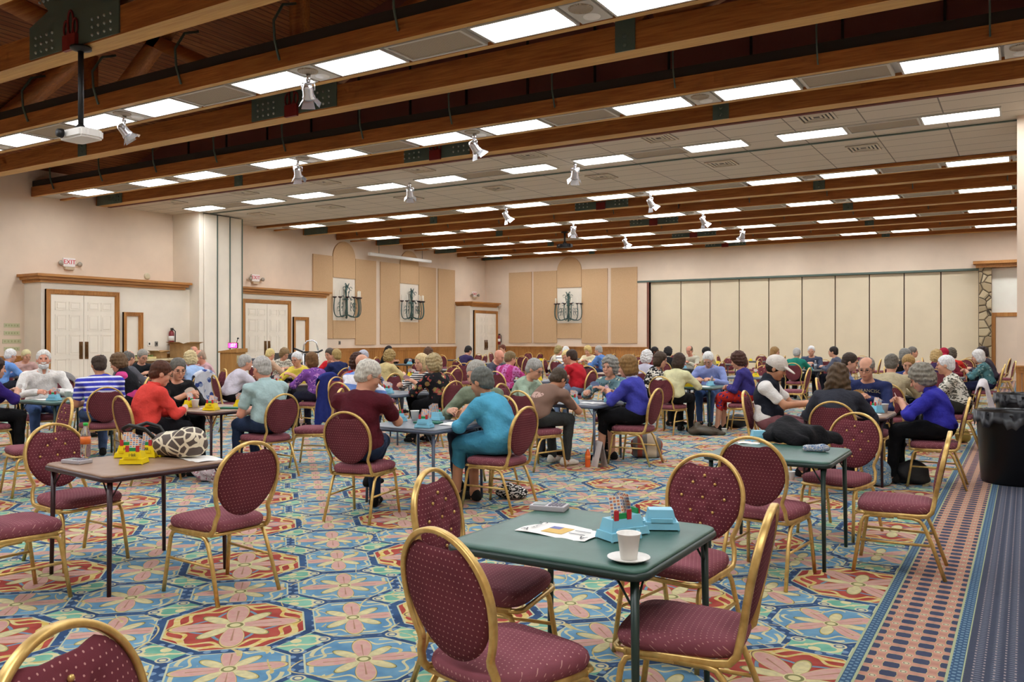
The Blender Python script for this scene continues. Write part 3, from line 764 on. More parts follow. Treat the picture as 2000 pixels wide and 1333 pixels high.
b = BM(); lathe(b, [(0, .05), (.07, .05), (.1, .02), (.1, 0)], 16); bmesh.ops.transform(b, matrix=Matrix.Translation((XL, on_x(287, 540, XL)[0], on_x(287, 540, XL)[1])) @ Matrix.Rotation(pi/2, 4, 'Y'), verts=b.verts)
tag(obj('smoke_detector', b, flat('#d9cfae', .5)), 'round cream detector on the wall above the first enclosure', 'detector')
def extinguisher(x, y, z, label):
    t = thing('fire_extinguisher', label, 'fire extinguisher', (x, y, z), 0)
    b = BM(); lathe(b, [(0, 0), (.075, 0), (.08, .02), (.08, .36), (.06, .42), (.03, .45), (0, .45)], 16, (.09, 0)); obj('cylinder', b, flat('#7d1a1e', .3), t)
    b = BM(); box(b, (.07, -.02, .45), (.16, .02, .52)); tube(b, [(.13, 0, .5), (.19, .06, .42), (.18, .06, .1)], .015, 6); obj('valve_hose', b, m_black, t)
    b = BM(); lathe(b, [(.081, .14), (.082, .14), (.082, .28), (.081, .28)], 16, (.09, 0)); obj('paper_label', b, m_white, t)
extinguisher(XE+.003, on_x(331, 660, XE)[0], 1.3, 'red fire extinguisher on the first enclosure above the cardboard boxes')
extinguisher(XE+.003, YB-.13, 1.2, 'red fire extinguisher between the corner door and the back wall')
for k, (py, w) in enumerate(((636, .2), (651, .2), (667, .24), (682, .2))):
    y, z = on_x(23, py, XL)
    b = BM(); box(b, (XL, y-w, z-.055), (XL+.012, y+w, z+.055), .004); o = tag(obj('switch_plate', b, flat('#cbc9a0', .5)), 'pale green gang switch plate, %s from the top of the column by the first door' % ORD[k+1], 'light switch', 'switch plates on the side wall')
    b = BM()
    for q in range(5): box(b, (XL+.012, y-w*.8+q*w*.36, z-.02), (XL+.022, y-w*.8+q*w*.36+.03, z+.02))
    obj('toggle', b, flat('#b6b58a', .5), o)
for px, py, lab, xx in ((291, 672, 'white wall outlet near the narrow frame', XE), (305, 672, 'grey wall switch beside the fire extinguisher', XE), (663, 670, 'dark thermostat under the first sconce panels', XL)):
    y, z = on_x(px, py, xx); b = BM(); box(b, (xx, y-.05, z-.07), (xx+.02, y+.05, z+.07), .006); o = tag(obj('wall_outlet', b, flat('#efe8da' if px == 291 else '#7b756c', .5)), lab, 'wall outlet')
    b = BM(); box(b, (xx+.02, y-.02, z-.03), (xx+.026, y+.02, z+.03)); obj('cover', b, m_dark, o)
# ------------------------------------------------------------------ camera, world
cam = bpy.data.cameras.new('camera'); co = bpy.data.objects.new('camera', cam); COL.objects.link(co)
co.location = (0, 0, EYE); co.rotation_euler = (pi/2, 0, YAW)
cam.sensor_width = 36.0; cam.lens = F/2000*36; cam.shift_y = (HZ-666.5)/2000*1.0; cam.clip_start = .05; cam.clip_end = 200
S.camera = co
for lx in (-14, -7, 0):                                       # the next row of ceiling panels, behind the viewpoint
    L = bpy.data.lights.new('ceiling_row', 'AREA'); L.shape = 'RECTANGLE'; L.size = 5.0; L.size_y = .6; L.energy = 75; L.color = (.95, .97, 1)
    lo_ = bpy.data.objects.new('ceiling_row', L); COL.objects.link(lo_); lo_.location = (lx, -.2, 5.25)
w = bpy.data.worlds.new('hall_world'); S.world = w; w.use_nodes = True
w.node_tree.nodes['Background'].inputs[0].default_value = (1, .93, .84, 1); w.node_tree.nodes['Background'].inputs[1].default_value = .3
S.view_settings.view_transform = 'Standard'; S.view_settings.look = 'None'; S.view_settings.exposure = 1.42
S.cycles.max_bounces = 5; S.cycles.diffuse_bounces = 3; S.cycles.glossy_bounces = 2; S.cycles.transmission_bounces = 4; S.cycles.transparent_max_bounces = 6
S.cycles.sample_clamp_indirect = 4.0; S.cycles.use_adaptive_sampling = True; S.cycles.adaptive_threshold = .045; S.cycles.adaptive_min_samples = 14; S.cycles.use_denoising = True
# ------------------------------------------------------------------ banquet chairs
def make_fabric(name, ax, c1='#7b434c', c2='#8d525c'):
    M = Mat(name, .9, spec=.2)
    P = M.coords(); u, v = P[ax[0]], P[ax[1]]
    if ax == (0, 1): u, v = u+P[2]*.6, v-P[2]
    a, b_ = u/.021, v/.021
    row = b_.floor(); fx = a+row*.5; fx = fx-fx.floor()-.5; fy = b_-b_.floor()-.5
    dot = (fx*fx+fy*fy).sqrt().lt(.12)
    n = M.noise(5, 2)
    c = M.mix(n.step(.3, .7), hx(c1), hx(c2)); M.color(M.mix(dot, c, hx('#b98a85')))
    M.bump(M.noise(500, 1), .2, .002)
    return M.m
m_seat = make_fabric('burgundy_dotted_seat', (0, 1)); m_back = make_fabric('burgundy_dotted_back', (0, 2), '#622c35', '#733740')
MG = Mat('brushed_gold', .38, .7); MG.color(MG.mix(MG.noise(30, 2).step(.3, .7), hx('#cfa961'), hx('#e3c47c'))); m_gold = MG.m
def hoop_pts(n=26):
    """right half of the back hoop in (half width, height), bottom to top"""
    top = []
    for k in range(n+1):
        a = -.62+(pi/2+.62)*k/n
        top.append((.212*cos(a), .705+(.212 if a > 0 else .30)*sin(a)))
    return top
def back_y(z): return -.205-.17*max(0, z-.44)-.06*max(0, z-.44)**2
def pad_outline(n):
    out = []
    for k in range(n):
        t = 2*pi*k/n; s, c = sin(t), cos(t)
        x = .204*c*(1-.06*(s < 0)*abs(s)); z = .705+(.196 if s > 0 else .222)*s
        x *= 1.0
        out.append([x, z])
    for p in out:                                              # grip notch at the top
        if p[1] > .8: p[1] -= .042*math.exp(-(p[0]/.085)**4)
    return out
TUFT = [(0, .845-.03), (-.062, .775), (.062, .775), (-.12, .705), (0, .705), (.12, .705), (-.062, .635), (.062, .635), (0, .575)]
def make_chair(tufted):
    t = thing('banquet_chair', 'x', 'chair')
    # seat
    b = BM(); N = 40; rings = []
    for sc, z in ((.9, .398), (.97, .402), (1.0, .415), (1.015, .43), (.995, .448), (.95, .459), (.86, .466), (.6, .471), (.3, .473)):
        R = []
        for k in range(N):
            a = 2*pi*k/N; c, s_ = cos(a), sin(a); e = .42
            x = abs(c)**e*(1 if c > 0 else -1); y = abs(s_)**e*(1 if s_ > 0 else -1)
            R.append(b.verts.new((x*sc*(.213+.022*y), .02+y*sc*.225, z)))
        rings.append(R)
    for A, B_ in zip(rings, rings[1:]):
        for k in range(N): b.faces.new((A[k], A[(k+1) % N], B_[(k+1) % N], B_[k])).smooth = True
    b.faces.new(rings[0][::-1]); f = b.faces.new(rings[-1]); f.smooth = True
    obj('seat', b, m_seat, t)
    # backrest pad: polar grid, dimpled in front, plain behind
    b = BM(); N, Rn = 48, 10; out = pad_outline(N); cz = .70
    def layer(front):
        L = []
        for j in range(Rn+1):
            u = j/Rn; ring = []
            for k in range(N):
                if j == 0 and k: ring.append(ring[0]); continue
                x = out[k][0]*u; z = cz+(out[k][1]-cz)*u
                th = (.026 if front else .016)*(1-u**4)+.004
                if front:
                    for bx, bz in TUFT: th -= .017*math.exp(-((x-bx)**2+(z-bz)**2)/.00055)*(1-u**6)
                y = back_y(z)+(th if front else -th)
                ring.append(b.verts.new((x, y, z)))
            L.append(ring)
        return L
    Fr, Bk = layer(True), layer(False)
    for L, fl in ((Fr, False), (Bk, True)):
        for j in range(Rn):
            for k in range(N):
                q = [L[j][k], L[j][(k+1) % N], L[j+1][(k+1) % N], L[j+1][k]]
                q = list(dict.fromkeys(q))
                f = b.faces.new(q if fl else q[::-1]); f.smooth = True
    for k in range(N): b.faces.new((Fr[-1][k], Fr[-1][(k+1) % N], Bk[-1][(k+1) % N], Bk[-1][k])).smooth = True
    pad = obj('backrest', b, m_back, t)
    for bx, bz in (TUFT if tufted else ()):
        b = BM(); ball(b, (bx, back_y(bz)+.018, bz), (.009, .007, .009), 8); obj('button', b, m_gold, pad)
    # hoop frame running down and forward under the seat
    H = hoop_pts(); half = []
    lowx, lowz = H[0]
    side = [(.205, .20, .388), (.203, .05, .388), (.197, -.12, .388), (.194, -.175, .394), (.190, -.2, .42), (.186, back_y(.47), .47), (lowx-.002, back_y(lowz-.02), lowz-.02)]
    for x, z in H: half.append((x, back_y(z), z))
    R = side+half[:-1]; full = R+[half[-1]]+[(-p[0], p[1], p[2]) for p in reversed(R)]
    b = BM(); tube(b, full, .015, 8, ry=.0105, up=(0, 0, 1) if False else (0, -.17, 1)); b.free()
    b = BM()
    # constant-orientation sweep: wide face outward
    P = [Vector(p) for p in full]; rings = []
    ctr = Vector((0, -.1, .62))
    for i in range(len(P)):
        tt = (P[min(i+1, len(P)-1)]-P[max(i-1, 0)]).normalized()
        nrm = Vector((P[i].x, 0, max(0, P[i].z-.70))) if P[i].z > .44 else Vector((1 if P[i].x > 0 else -1, 0, 0))
        nrm = (nrm-tt*nrm.dot(tt)).normalized(); bi = tt.cross(nrm)
        rings.append([b.verts.new(P[i]+nrm*(q*.0095)+bi*(w_*.014)) for q, w_ in ((1, .6), (.6, 1), (-.6, 1), (-1, .6), (-1, -.6), (-.6, -1), (.6, -1), (1, -.6))])
    for A, B_ in zip(rings, rings[1:]):
        for k in range(8): b.faces.new((A[k], A[(k+1) % 8], B_[(k+1) % 8], B_[k])).smooth = True
    b.faces.new(rings[0]); b.faces.new(rings[-1][::-1])
    obj('back_frame', b, m_gold, t)
    b = BM(); tube(b, [(.205, .19, .388), (.20, .225, .388), (.17, .243, .388), (-.17, .243, .388), (-.20, .225, .388), (-.205, .19, .388)], .013, 8, ry=.011); obj('seat_frame', b, m_gold, t)
    b = BM(); tube(b, [(.19, -.17, .385), (-.19, -.17, .385)], .011, 6); obj('cross_rail', b, m_gold, t)
    for sx in (-1, 1):
        b = BM(); tube(b, [(sx*.222, .262, 0), (sx*.212, .232, .20), (sx*.205, .212, .33), (sx*.203, .195, .362), (sx*.20, .16, .375), (sx*.2, .02, .376)], .0125, 8); obj('leg', b, m_gold, t)
        b = BM(); tube(b, [(sx*.212, -.275, 0), (sx*.2, -.20, .22), (sx*.197, -.155, .33), (sx*.196, -.13, .362), (sx*.196, -.09, .375), (sx*.2, .0, .376)], .0125, 8); obj('leg', b, m_gold, t)
        b = BM(); tube(b, [(sx*.211, .23, .21), (sx*.20, -.19, .21)], .009, 6); obj('stretcher', b, m_gold, t)
    return t
CH0, CH1 = make_chair(False), make_chair(True)
N_CHAIR = 0
def chair(x, y, deg, label, group='gold-framed banquet chairs', empty=False):
    global N_CHAIR; N_CHAIR += 1
    a = radians(deg); front = sin(a)*x-cos(a)*y > 0          # the tufted face of the back shows
    return put(CH1 if (front and empty) else CH0, (x, y, 0), radians(deg), label, group)
# ------------------------------------------------------------------ folding card tables
def make_vinyl(name, c1, c2):
    M = Mat(name, .38, spec=.5); n = M.noise(6, 4); M.color(M.mix(n.step(.3, .7), hx(c1), hx(c2))); M.bump(M.noise(90, 2), .1, .002); return M.m
TKIND = {'green': (make_vinyl('green_vinyl', '#33584d', '#436a5d'), flat('#20352f', .4)), 'brown': (make_vinyl('brown_vinyl', '#8a6c56', '#9c7d64'), flat('#34161a', .4)),
         'grey': (make_vinyl('grey_vinyl', '#5b6068', '#6d727a'), flat('#566073', .4)), 'dark': (make_vinyl('dark_vinyl', '#3a3f40', '#4a4f50'), flat('#2b2f33', .4))}
def rrect(h, r, n=6):
    pts = []
    for cx, cy, a0 in ((h-r, h-r, 0), (-h+r, h-r, pi/2), (-h+r, -h+r, pi), (h-r, -h+r, 1.5*pi)):
        pts += [(cx+r*cos(a0+k*pi/2/n), cy+r*sin(a0+k*pi/2/n)) for k in range(n+1)]
    return pts
def make_table(kind):
    mv, mf = TKIND[kind]
    t = thing('card_table', 'x', 'card table')
    b = BM(); rings = []
    for h, z in ((.405, .70), (.42, .703), (.42, .714), (.412, .719), (.39, .72)):
        rings.append([b.verts.new((x, y, z)) for x, y in rrect(h, .06)])
    n = len(rings[0])
    for A, B_ in zip(rings, rings[1:]):
        for k in range(n): b.faces.new((A[k], A[(k+1) % n], B_[(k+1) % n], B_[k])).smooth = True
    b.faces.new(rings[0][::-1]); b.faces.new(rings[-1]); obj('table_top', b, mv, t)
    b = BM(); tube(b, [(x, y, .692) for x, y in rrect(.416, .06)], .016, 8, closed=True); obj('rim', b, mf, t)
    for sx in (-1, 1):
        for sy in (-1, 1):
            b = BM(); tube(b, [(sx*.385, sy*.385, 0), (sx*.375, sy*.375, .69)], [.0125, .0165], 10); lg = obj('leg', b, mf, t)
            b = BM(); tube(b, [(sx*.378, sy*.378, .56), (sx*.30, sy*.385, .69)], .005, 5); tube(b, [(sx*.378, sy*.378, .56), (sx*.385, sy*.30, .69)], .005, 5); obj('brace', b, mf, lg)
    return t
T0 = {k: make_table(k) for k in TKIND}
TABLES = {}
def table(key, kind, x, y, deg, label):
    TABLES[key] = (x, y, radians(deg)); put(T0[kind], (x, y, 0), radians(deg), label, 'folding card tables')
def on_table(key, dx, dy, z=.7205):
    x, y, a = TABLES[key]
    return (x+dx*cos(a)-dy*sin(a), y+dx*sin(a)+dy*cos(a), z)
# ------------------------------------------------------------------ bidding boxes and table-top things
m_card = flat('#f2efe8', .5)
def make_cards_mat():
    M = Mat('bidding_cards', .5); X, Y, Z = M.coords()
    r = (Z/.0125); k = r.floor(); f = r-k; c = (X/.018); q = c.floor(); g = c-q
    m = f.gt(.3)*g.gt(.25); hue = ((k*1.7+q*2.3).sin()*.5+.5)
    M.color(M.mix(m, hx('#f2ece0'), M.mix(hue.gt(.5), hx('#d98a62'), hx('#7f8fb8')))); return M.m
m_bid = make_cards_mat()
def make_box(col, open_):
    mat = flat({'yellow': '#f4d90f', 'blue': '#86cbe2'}[col], .35)
    t = thing('bidding_box', 'x', 'bidding box')
    b = BM()
    def frust(x0, y0, x1, y1, z0, z1, cy0=0, cy1=0):
        A = [b.verts.new((sx*x0, cy0+sy*y0, z0)) for sx, sy in ((-1, -1), (1, -1), (1, 1), (-1, 1))]
        B_ = [b.verts.new((sx*x1, cy1+sy*y1, z1)) for sx, sy in ((-1, -1), (1, -1), (1, 1), (-1, 1))]
        b.faces.new(A[::-1]); b.faces.new(B_)
        for k in range(4): b.faces.new((A[k], A[(k+1) % 4], B_[(k+1) % 4], B_[k]))
    frust(.075, .058, .070, .052, .004, .034); frust(.062, .042, .050, .034, .034, .082, .004, .006)
    for sx in (-1, 1):
        for sy in (-1, 1): frust_ = box(b, (sx*.07-.004, sy*.052-.004, 0), (sx*.07+.004, sy*.052+.004, .006))
    obj('box_body', b, mat, t)
    b = BM(); box(b, (-.045, -.058, .034), (.045, -.048, .05)); obj('front_lip', b, mat, t)
    if open_:
        b = BM()
        for k in range(5):
            vs = [b.verts.new((-.032+.004*k, .006+.004*k+d, z)) for d, z in ((0, .07), (0, .07))]
            x0, x1 = -.034+.006*k, .030+.006*k; y_ = .002+.006*k
            a = [b.verts.new(p) for p in ((x0, y_, .078), (x1, y_, .078), (x1, y_+.02, .165-.006*k), (x0, y_+.02, .165-.006*k))]; b.faces.new(a)
        bmesh.ops.delete(b, geom=[v for v in b.verts if not v.link_faces], context='VERTS'); obj('bid_card', b, m_bid, t)
        b = BM(); box(b, (-.04, -.026, .075), (.04, -.018, .104)); obj('pass_card', b, flat('#1f9b54', .5), t)
        for sx in (-1, 1):
            b = BM(); box(b, (sx*.032-.011, -.03, .078), (sx*.032+.011, -.026, .118)); obj('double_card', b, flat('#c8333c', .5), t)
    return t
B0 = {(c, o): make_box(c, o) for c in ('yellow', 'blue') for o in (0, 1)}
SIDE = {'near': (0, -1), 'far': (0, 1), 'aisle': (1, 0), 'wall': (-1, 0)}
def bbox(key, col, dx, dy, deg, label, open_=1):
    l = on_table(key, dx, dy); put(B0[(col, open_)], l, radians(deg)+TABLES[key][2], label, 'bidding boxes on the card tables')
def make_board():
    t = thing('card_board', 'x', 'card holder board'); b = BM(); box(b, (-.13, -.06, 0), (.13, .06, .018), .006); obj('board', b, flat('#1f6a55', .5), t)
    for sx in (-1, 1):
        b = BM(); box(b, (sx*.062-.045, -.03, .018), (sx*.062+.045, .03, .021)); obj('card_pocket', b, flat('#2f8a6f', .5), t)
    return t
BD0 = make_board()
def board(key, dx, dy, deg, label): put(BD0, on_table(key, dx, dy), radians(deg), label, 'green card boards on the tables')
def make_cup():
    t = thing('paper_cup', 'x', 'cup'); b = BM(); lathe(b, [(0, .003), (.028, 0), (.03, 0), (.042, .088), (.045, .091), (.045, .094), (.041, .092), (.028, .006), (0, .006)], 20); obj('cup_wall', b, m_white, t); return t
CUP0 = make_cup()
def cup(loc, label): put(CUP0, loc, 0, label)
b = BM(); lathe(b, [(0, .004), (.05, .003), (.055, .004), (.078, .014), (.078, .016), (.054, .007), (0, .007)], 24); SAU = obj('saucer_plate', b, m_white)
SAU['category'] = 'plate'; SAU['label'] = 'x'
def saucer(loc, label): put(SAU, loc, 0, label)
def make_scorer():
    t = thing('scoring_device', 'x', 'electronic scorer'); b = BM(); box(b, (-.085, -.05, 0), (.085, .05, .025), .006); obj('device_case', b, flat('#b9b4b8', .4), t)
    b = BM(); box(b, (-.07, -.035, .025), (-.01, .035, .027)); obj('display', b, flat('#6f7d78', .3), t)
    b = BM()
    for i in range(4):
        for j in range(4): box(b, (.005+.018*i, -.036+.019*j, .025), (.018+.018*i, -.024+.019*j, .029))
    obj('key', b, flat('#7f7b86', .5), t); return t
SC0 = make_scorer()
def scorer(key, dx, dy, deg, label): put(SC0, on_table(key, dx, dy), radians(deg)+TABLES[key][2], label)
def sheet(loc, w, h, deg, label, name='paper_sheet', cat='paper', mat=None):
    b = BM(); n = 6; g = [[b.verts.new((-w/2+w*i/n, -h/2+h*j/n, .002+.004*sin(i*1.1+j*.9)*(i in (0, n) or j in (0, n)))) for j in range(n+1)] for i in range(n+1)]
    for i in range(n):
        for j in range(n): b.faces.new((g[i][j], g[i+1][j], g[i+1][j+1], g[i][j+1])).smooth = True
    o = tag(obj(name, b, mat or m_card), label, cat); o.location = loc; o.rotation_euler = (0, 0, radians(deg)); return o
def make_fan(n, mat):
    b = BM()
    for k in range(n):
        a = radians(-38+76*k/max(1, n-1)); y = .0012*k
        def R(x, z): return (x*cos(a)+z*sin(a), y, -x*sin(a)+z*cos(a))
        vs = [b.verts.new(R(x, z)) for x, z in ((-.028, .0), (.028, .0), (.028, .088), (-.028, .088))]; b.faces.new(vs)
    me = bpy.data.meshes.new('playing_cards'); b.to_mesh(me); b.free(); me.materials.append(mat); return me
FAN = {'white': make_fan(9, m_card), 'blue': make_fan(9, flat('#8ea6cf', .5)), 'tan': make_fan(5, flat('#c9a46a', .5)), 'pink': make_fan(8, flat('#d7b3bd', .5))}
def fan(loc, rot, kind, label):
    o = bpy.data.objects.new('playing_cards', FAN[kind]); COL.objects.link(o); o.location = loc; o.rotation_euler = rot
    tag(o, label, 'playing cards', 'hands of playing cards held by players')
# ------------------------------------------------------------------ people: smooth-blended bodies meshed with surface nets
class Sdf:
    def __init__(s): s.p = []
    def cone(s, a, b, ra, rb, k=.02, sub=False): s.p.append(('c', np.array(a, float), np.array(b, float), ra, rb, k, sub, None)); return s
    def ell(s, c, r, k=.02, R=None, sub=False, m=1.0): s.p.append(('e', np.array(c, float), np.array(r, float)*m, 0, 0, k, sub, R)); return s
    def plane(s, c, n): s.p.append(('p', np.array(c, float), np.array(n, float)/np.linalg.norm(n), 0, 0, .004, True, None)); return s
def mesh_sdf(prims, h, noise=None, off=0.0):
    lo, hi = np.full(3, 9.), np.full(3, -9.)
    for q in prims:
        if q[6]: continue
        if q[0] == 'c': r = max(q[3], q[4])+off; a, b = np.minimum(q[1], q[2])-r, np.maximum(q[1], q[2])+r
        else: r = max(q[2])+off; a, b = q[1]-r, q[1]+r
        lo, hi = np.minimum(lo, a), np.maximum(hi, b)
    lo = lo-.035; n = np.ceil((hi+.035-lo)/h).astype(int)+1
    D = np.full(n, .08, np.float32); ax = [lo[i]+h*np.arange(n[i]) for i in range(3)]
    for ty, p, q, ra, rb, k, sub, R in prims:
        if ty == 'p': w = [slice(0, n[i]) for i in range(3)]
        else:
            if ty == 'c': r = max(ra, rb)+off+.07; a, b = np.minimum(p, q)-r, np.maximum(p, q)+r
            else: r = max(q)+off+.07; a, b = p-r, p+r
            i0 = np.clip(np.floor((a-lo)/h).astype(int), 0, n); i1 = np.clip(np.ceil((b-lo)/h).astype(int)+1, 0, n)
            if (i1 <= i0).any(): continue
            w = [slice(i0[i], i1[i]) for i in range(3)]
        x, y, z = ax[0][w[0]][:, None, None], ax[1][w[1]][None, :, None], ax[2][w[2]][None, None, :]
        if ty == 'c':
            d = q-p; L2 = d.dot(d)+1e-9
            px, py, pz = x-p[0], y-p[1], z-p[2]
            t = np.clip((px*d[0]+py*d[1]+pz*d[2])/L2, 0, 1)
            dd = np.sqrt((px-t*d[0])**2+(py-t*d[1])**2+(pz-t*d[2])**2)-(ra+(rb-ra)*t)
        elif ty == 'e':
            px, py, pz = x-p[0], y-p[1], z-p[2]
            if R is not None:
                px, py, pz = (R[0, 0]*px+R[1, 0]*py+R[2, 0]*pz, R[0, 1]*px+R[1, 1]*py+R[2, 1]*pz, R[0, 2]*px+R[1, 2]*py+R[2, 2]*pz)
            k0 = np.sqrt((px/q[0])**2+(py/q[1])**2+(pz/q[2])**2); k1 = np.sqrt((px/q[0]**2)**2+(py/q[1]**2)**2+(pz/q[2]**2)**2)+1e-9
            dd = k0*(k0-1)/k1
        else: dd = (x-p[0])*q[0]+(y-p[1])*q[1]+(z-p[2])*q[2]
        dd = dd.astype(np.float32); S_ = D[w[0], w[1], w[2]]
        if ty == 'p': D[w[0], w[1], w[2]] = np.maximum(S_, dd); continue
        if sub:
            dd = -dd; hh = np.clip(.5-.5*(S_-dd)/k, 0, 1); D[w[0], w[1], w[2]] = S_*(1-hh)+dd*hh+k*hh*(1-hh)
        else:
            dd = dd-off; hh = np.clip(.5+.5*(S_-dd)/k, 0, 1); D[w[0], w[1], w[2]] = dd*hh+S_*(1-hh)-k*hh*(1-hh)
    if noise is not None:
        near = np.abs(D) < .03
        ii = np.nonzero(near); D[ii] += noise(ax[0][ii[0]], ax[1][ii[1]], ax[2][ii[2]]).astype(np.float32)
    D[0] = D[-1] = .08; D[:, 0] = D[:, -1] = .08; D[:, :, 0] = D[:, :, -1] = .08
    s = D < 0
    cnt = sum(s[i:n[0]-1+i, j:n[1]-1+j, k:n[2]-1+k].astype(np.int8) for i in (0, 1) for j in (0, 1) for k in (0, 1))
    act = (cnt > 0) & (cnt < 8); I = np.nonzero(act); m = len(I[0])
    idx = np.full(act.shape, -1, np.int64); idx[I] = np.arange(m)
    acc = np.zeros((m, 3)); num = np.zeros(m); C = [(i, j, k) for i in (0, 1) for j in (0, 1) for k in (0, 1)]
    val = {c: D[I[0]+c[0], I[1]+c[1], I[2]+c[2]] for c in C}
    for c in C:
        for a in range(3):
            if c[a]: continue
            e = list(c); e[a] = 1; v0, v1 = val[c], val[tuple(e)]; cr = (v0 < 0) != (v1 < 0)
            t = np.where(cr, v0/np.where(cr, v0-v1, 1), 0)
            for i in range(3): acc[:, i] += np.where(cr, c[i]+(t if i == a else 0), 0)
            num += cr
    P = acc/num[:, None]+np.stack(I, 1); P = P*h+lo
    quads = []
    for a in range(3):
        b, c = (a+1) % 3, (a+2) % 3
        s0 = [slice(None)]*3; s1 = [slice(None)]*3; s0[a] = slice(0, n[a]-1); s1[a] = slice(1, n[a])
        A, B = s[tuple(s0)], s[tuple(s1)]; cr = A != B; e = np.nonzero(cr)
        ok = (e[b] > 0) & (e[c] > 0) & (e[b] < n[b]-1) & (e[c] < n[c]-1); e = [q[ok] for q in e]; inside = A[tuple(e)]
        def cell(db, dc):
            z = [q.copy() for q in e]; z[b] -= db; z[c] -= dc; return idx[tuple(z)]
        Q = np.stack([cell(0, 0), cell(1, 0), cell(1, 1), cell(0, 1)], 1); Q[~inside] = Q[~inside][:, ::-1]; quads.append(Q)
    Q = np.concatenate(quads)
    E = np.concatenate([Q[:, [0, 1]], Q[:, [1, 2]], Q[:, [2, 3]], Q[:, [3, 0]]])
    deg = np.bincount(E[:, 0], minlength=m)+np.bincount(E[:, 1], minlength=m)
    for _ in range(1):
        A = np.zeros((m, 3))
        for i in range(3): A[:, i] = np.bincount(E[:, 0], P[E[:, 1], i], m)+np.bincount(E[:, 1], P[E[:, 0], i], m)
        P = P*.6+.4*A/np.maximum(deg, 1)[:, None]
    return P, Q[:, ::-1]
def Rx(a): return np.array([[1, 0, 0], [0, cos(a), -sin(a)], [0, sin(a), cos(a)]])
def Rz(a): return np.array([[cos(a), -sin(a), 0], [sin(a), cos(a), 0], [0, 0, 1]])
HSZ = 1.07
def unit(v): return v/(np.linalg.norm(v)+1e-9)
def folds(amp, f=1.0):
    return lambda x, y, z: amp*(np.sin(f*(21*x+13*z+5*y))*np.sin(f*(17*y-15*z+9*x))+.6*np.sin(f*(43*z+19*x-22*y)))
def strands(amp, f):
    return lambda x, y, z: amp*(np.sin(f*x+1.3*np.sin(f*.6*z))*np.sin(f*y+1.1)+.7*np.sin(f*1.3*z+1.7*np.sin(f*.5*x)))
SKIN = {}
def skin(tone):
    if tone not in SKIN:
        M = Mat('skin_%s' % tone, .55, spec=.3); c = hx({'fair': '#d9a286', 'pink': '#dc9a80', 'tan': '#c58d6c', 'brown': '#6b442f'}[tone]); n = M.noise(14, 3)
        M.color(M.mix(n.step(.3, .7), tuple(x*.92 for x in c), tuple(min(1, x*1.06) for x in c))); M.b.inputs['Subsurface Weight'].default_value = 0.0; SKIN[tone] = M.m
    return SKIN[tone]
HAIRM = {}
def hair_mat(c):
    if c not in HAIRM:
        M = Mat('hair_'+c.strip('#'), .6, spec=.3); k = hx(c); n = M.noise(30, 4, .7, stretch=(3, 3, .6))
        M.color(M.mix(n.step(.32, .68), tuple(x*.55 for x in k), tuple(min(1, x*1.25) for x in k))); HAIRM[c] = M.m
    return HAIRM[c]
m_eye = flat('#20140f', .3); m_lip = flat('#b56a5e', .5); m_tooth = flat('#efe6da', .4)
POSE = {  # right hand, left hand (x mirrored), lean, hunch, head pitch
    'cards': ((.055, .36, .86), (.05, .33, .85), 8, 14, 24), 'table': ((.15, .41, .80), (.13, .40, .80), 13, 12, 18), 'lap': ((.06, .27, .72), (.05, .25, .71), 4, 14, 20),
    'write': ((.17, .47, .805), (.03, .36, .86), 14, 14, 20), 'back': ((.07, .38, .80), (.04, .36, .80), -6, 16, 22), 'lean': ((.05, .52, .80), (.08, .50, .80), 34, 22, 16), 'up': ((.10, .34, 1.0), (.12, .36, .785), 8, 10, 6)}
_cache = {}
